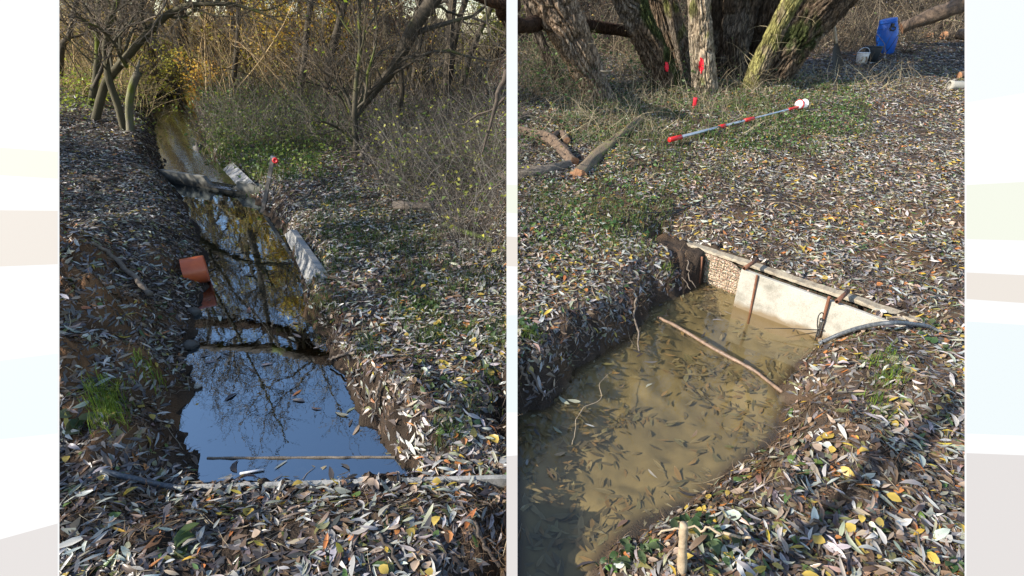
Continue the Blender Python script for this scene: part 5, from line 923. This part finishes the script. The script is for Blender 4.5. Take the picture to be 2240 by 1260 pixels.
willow([(1462,190),(1446,150),(1424,100),(1396,40),(1378,0),(1350,-80)], [58,58,60,60,62,60], 'dark leaning willow trunk with red paint mark and mossy right side', 42, marks=((1458,147,4.5,11),), moss=.10, side=1., base=WB*.62, mcol=(.05,.07,.02))
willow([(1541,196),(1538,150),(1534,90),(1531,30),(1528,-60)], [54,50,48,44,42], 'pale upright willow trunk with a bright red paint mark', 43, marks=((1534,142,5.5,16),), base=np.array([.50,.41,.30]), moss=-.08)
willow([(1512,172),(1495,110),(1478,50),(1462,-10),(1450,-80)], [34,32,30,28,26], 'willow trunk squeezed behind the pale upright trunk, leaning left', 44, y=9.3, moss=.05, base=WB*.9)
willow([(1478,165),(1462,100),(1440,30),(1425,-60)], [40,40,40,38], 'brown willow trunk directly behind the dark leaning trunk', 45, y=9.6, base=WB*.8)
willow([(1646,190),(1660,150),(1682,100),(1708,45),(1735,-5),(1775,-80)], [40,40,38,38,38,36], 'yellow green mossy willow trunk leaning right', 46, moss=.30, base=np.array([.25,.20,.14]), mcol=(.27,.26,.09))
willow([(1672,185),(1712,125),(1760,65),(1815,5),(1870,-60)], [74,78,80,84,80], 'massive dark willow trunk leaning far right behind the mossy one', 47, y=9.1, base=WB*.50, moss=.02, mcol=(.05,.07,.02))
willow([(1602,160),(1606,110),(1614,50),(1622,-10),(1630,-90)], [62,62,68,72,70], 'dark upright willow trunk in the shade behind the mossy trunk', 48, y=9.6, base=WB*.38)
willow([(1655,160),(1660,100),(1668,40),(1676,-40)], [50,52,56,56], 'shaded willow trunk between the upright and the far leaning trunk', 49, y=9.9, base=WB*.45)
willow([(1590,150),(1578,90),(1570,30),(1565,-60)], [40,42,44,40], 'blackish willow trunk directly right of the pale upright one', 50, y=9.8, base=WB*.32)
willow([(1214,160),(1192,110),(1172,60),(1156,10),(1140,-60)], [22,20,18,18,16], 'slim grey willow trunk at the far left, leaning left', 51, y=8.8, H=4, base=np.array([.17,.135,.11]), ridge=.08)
# bracket fungus
fc = Yp(1326, 156, T1[0].location[1]-.30); a = np.linspace(-1.9, 1.9, 18); Vf = [fc+np.array([.0, 0, .0])]
Vt = np.array([fc]+[fc+np.array([.085*math.sin(q), -.075*math.cos(q), .012]) for q in a]); Vb = np.array([fc-(0, 0, .035)]+[fc+np.array([.080*math.sin(q), -.07*math.cos(q), .002]) for q in a]); n_ = 19
Fz = [(0, i, i+1) for i in range(1, 18)]+[(n_, n_+i+1, n_+i) for i in range(1, 18)]; F4 = [(i, n_+i, n_+i+1, i+1) for i in range(1, 18)]
one('bracket_fungus', np.vstack([Vt, Vb]), [np.array(Fz), np.array(F4)], M['pale'], 'pale flat bracket fungus on the right side of the massive left willow trunk', 'fungus')
# ---------------------------------------------------------------- unseen leafy shrubs, added left of the view to shade the stream
def shrub(x, y, h, r, seed, label, lc=((.16,.17,.04),(.28,.22,.05),(.10,.12,.03)), dens=950, name='shrub'):
    rg = np.random.default_rng(seed); z0 = float(hf(x, y)); t = thing(name, (x, y, z0), label, 'shrub', None); n = 26; P = np.column_stack([x+rg.normal(0, .15, n), y+rg.normal(0, .15, n), np.full(n, z0-.05)])
    V, Fs, Pp = twigset(P, rg.uniform(.7, 1.1, n)*h, np.full(n, .014), rg, updev=.4, bend=.5, K=8); b_ = B(); b_.add(V, Fs, np.broadcast_to(BR, V.shape)); q = []
    for i in range(n):
        for (pp, pr) in grow(Pp[i], np.linspace(.012, .005, 8), rg, (5, 4), (h*.3, h*.15), .25, .3): V, Fs = tubes(pp, np.maximum(pr, .002), 3); b_.add(V, Fs, np.broadcast_to(TWC, V.shape)); q.append(pp[:, 2:].reshape(-1, 3))
    b_.obj('stems', M['twig'], t); q = np.concatenate(q); m_ = int(dens*h); p = q[rg.integers(0, len(q), m_)]+rg.normal(0, .06, (m_, 3)); c = np.array(lc)[rg.integers(0, len(lc), m_)]*rg.uniform(.7, 1.3, (m_, 1))
    Lf = rg.uniform(.05, .11, m_); V, Fs, C = leaves(p, rg.normal(0, 1, (m_, 3)), Lf, Lf*.55, c, rg, fine=False); mk('foliage', V, Fs, M['fresh'], t, C)
for i, (x, y, h, lb) in enumerate([(-3.3, -.6, 1.3, 'unseen leafy shrub added for shade, nearest the viewer outside the left edge'), (-3.7, .8, 1.6, 'second unseen leafy shrub added for shade outside the left edge'), (-4.6, 2.2, 2.1, 'third unseen leafy shrub added for shade outside the left edge'), (-6.4, 3.6, 3.2, 'tall leafy unseen shrub added for shade beyond the left bank'), (-8.3, 5.0, 3.6, 'farthest tall unseen shrub added for shade beyond the left bank')]): shrub(x, y, h, 1, 200+i, lb)

for i, (px, y, h, c, lb) in enumerate([(432, 13.2, .95, [(.75,.42,.07),(.7,.5,.08)], 'low golden orange bush at the far end of the channel'), (350, 14.5, 1.7, [(.6,.5,.08),(.45,.45,.07)], 'yellow green bush just left of the thick trunk'), (612, 14.5, 2.9, YL, 'yellow leaved shrub standing left of the dark tree in the wood'), (700, 14.2, 3.1, YL, 'dense bright yellow shrub between the two dark trunks'), (740, 16.5, 3.4, YL+OR, 'tall yellow and orange shrub behind the leaning tree'), (800, 17.5, 3.0, OR, 'rust orange shrub behind the central bush'), (870, 18.5, 3.2, OR, 'orange brown shrub behind the thick leaning tree'), (1085, 13.5, 1.9, [(.42,.38,.08),(.3,.32,.06)], 'yellow green shrub at the right edge below the white sky'),
    (180, 15, 2.8, [(.45,.36,.06),(.35,.32,.06)], 'sunlit yellowish shrub behind the far left tree'), (300, 16, 3.2, [(.45,.33,.08),(.36,.26,.08)], 'golden brown shrub behind the arching tree'), (470, 16.5, 2.6, [(.50,.36,.06),(.42,.28,.07)], 'golden shrub behind the slim straight tree')]):
    p = Yp(px, 100, y); shrub(float(p[0]), y, h, 1, 300+i, lb, c, 620, 'autumn_shrub')

xy = np.stack([rg.uniform(-17, -.7, 640), rg.uniform(10.5, 19, 640)], 1); xy = xy[(xy[:, 0] > -xy[:, 1]) & (sdist(xy[:, 0], xy[:, 1], SL) > .3)]
n = len(xy); P = np.column_stack([xy, hf(xy[:, 0], xy[:, 1])]); Ln = rng.uniform(1.6, 5., n); V, Fs, Pp = twigset(P, Ln, rng.uniform(.005, .014, n), rng, updev=.26, bend=.8, K=12, sides=4, wander=.34); b_ = B(); sc_ = np.array([(.24,.19,.12),(.32,.26,.17),(.10,.08,.06),(.06,.05,.04),(.40,.33,.22)])
sx_ = (sm((P[:, 0]/P[:, 1]+.55)/.35))[:, None]; tn_ = (1-sx_)*np.array([1.5, 1.3, .95])+sx_*np.array([.55, .53, .52]); b_.add(V, Fs, np.repeat(sc_[rng.integers(0, 5, n)]*tn_, 48, 0)); q = np.repeat(np.arange(n), 15); j = rng.integers(3, 12, len(q)); V, Fs, P2 = twigset(Pp[q, j], rng.uniform(.3, 1.1, len(q)), rng.uniform(.002, .005, len(q)), rng, updev=.8, bend=.9, K=6); b_.add(V, Fs, np.repeat(sc_[rng.integers(0, 5, len(q))]*tn_[q], 18, 0))  # left saplings tinted brighter and golden, warm light put into the twig colour
q = rng.integers(0, len(P2), 4200); c = np.array([(.75,.60,.08),(.6,.42,.1),(.62,.60,.10),(.4,.3,.14)])[rng.integers(0, 4, 4200)]*rng.uniform(.7, 1.2, (4200, 1)); V, Fs, C = leaves(P2[q, rng.integers(2, 6, 4200)], rng.normal(0, 1, (4200, 3)), rng.uniform(.03, .07, 4200), rng.uniform(.02, .04, 4200), c, rng, fine=False)
tag(b_.obj('sapling_thicket', M['twig']), kind='stuff'); tag(mk('sapling_leaves', V, Fs, M['fresh'], None, C), kind='stuff')
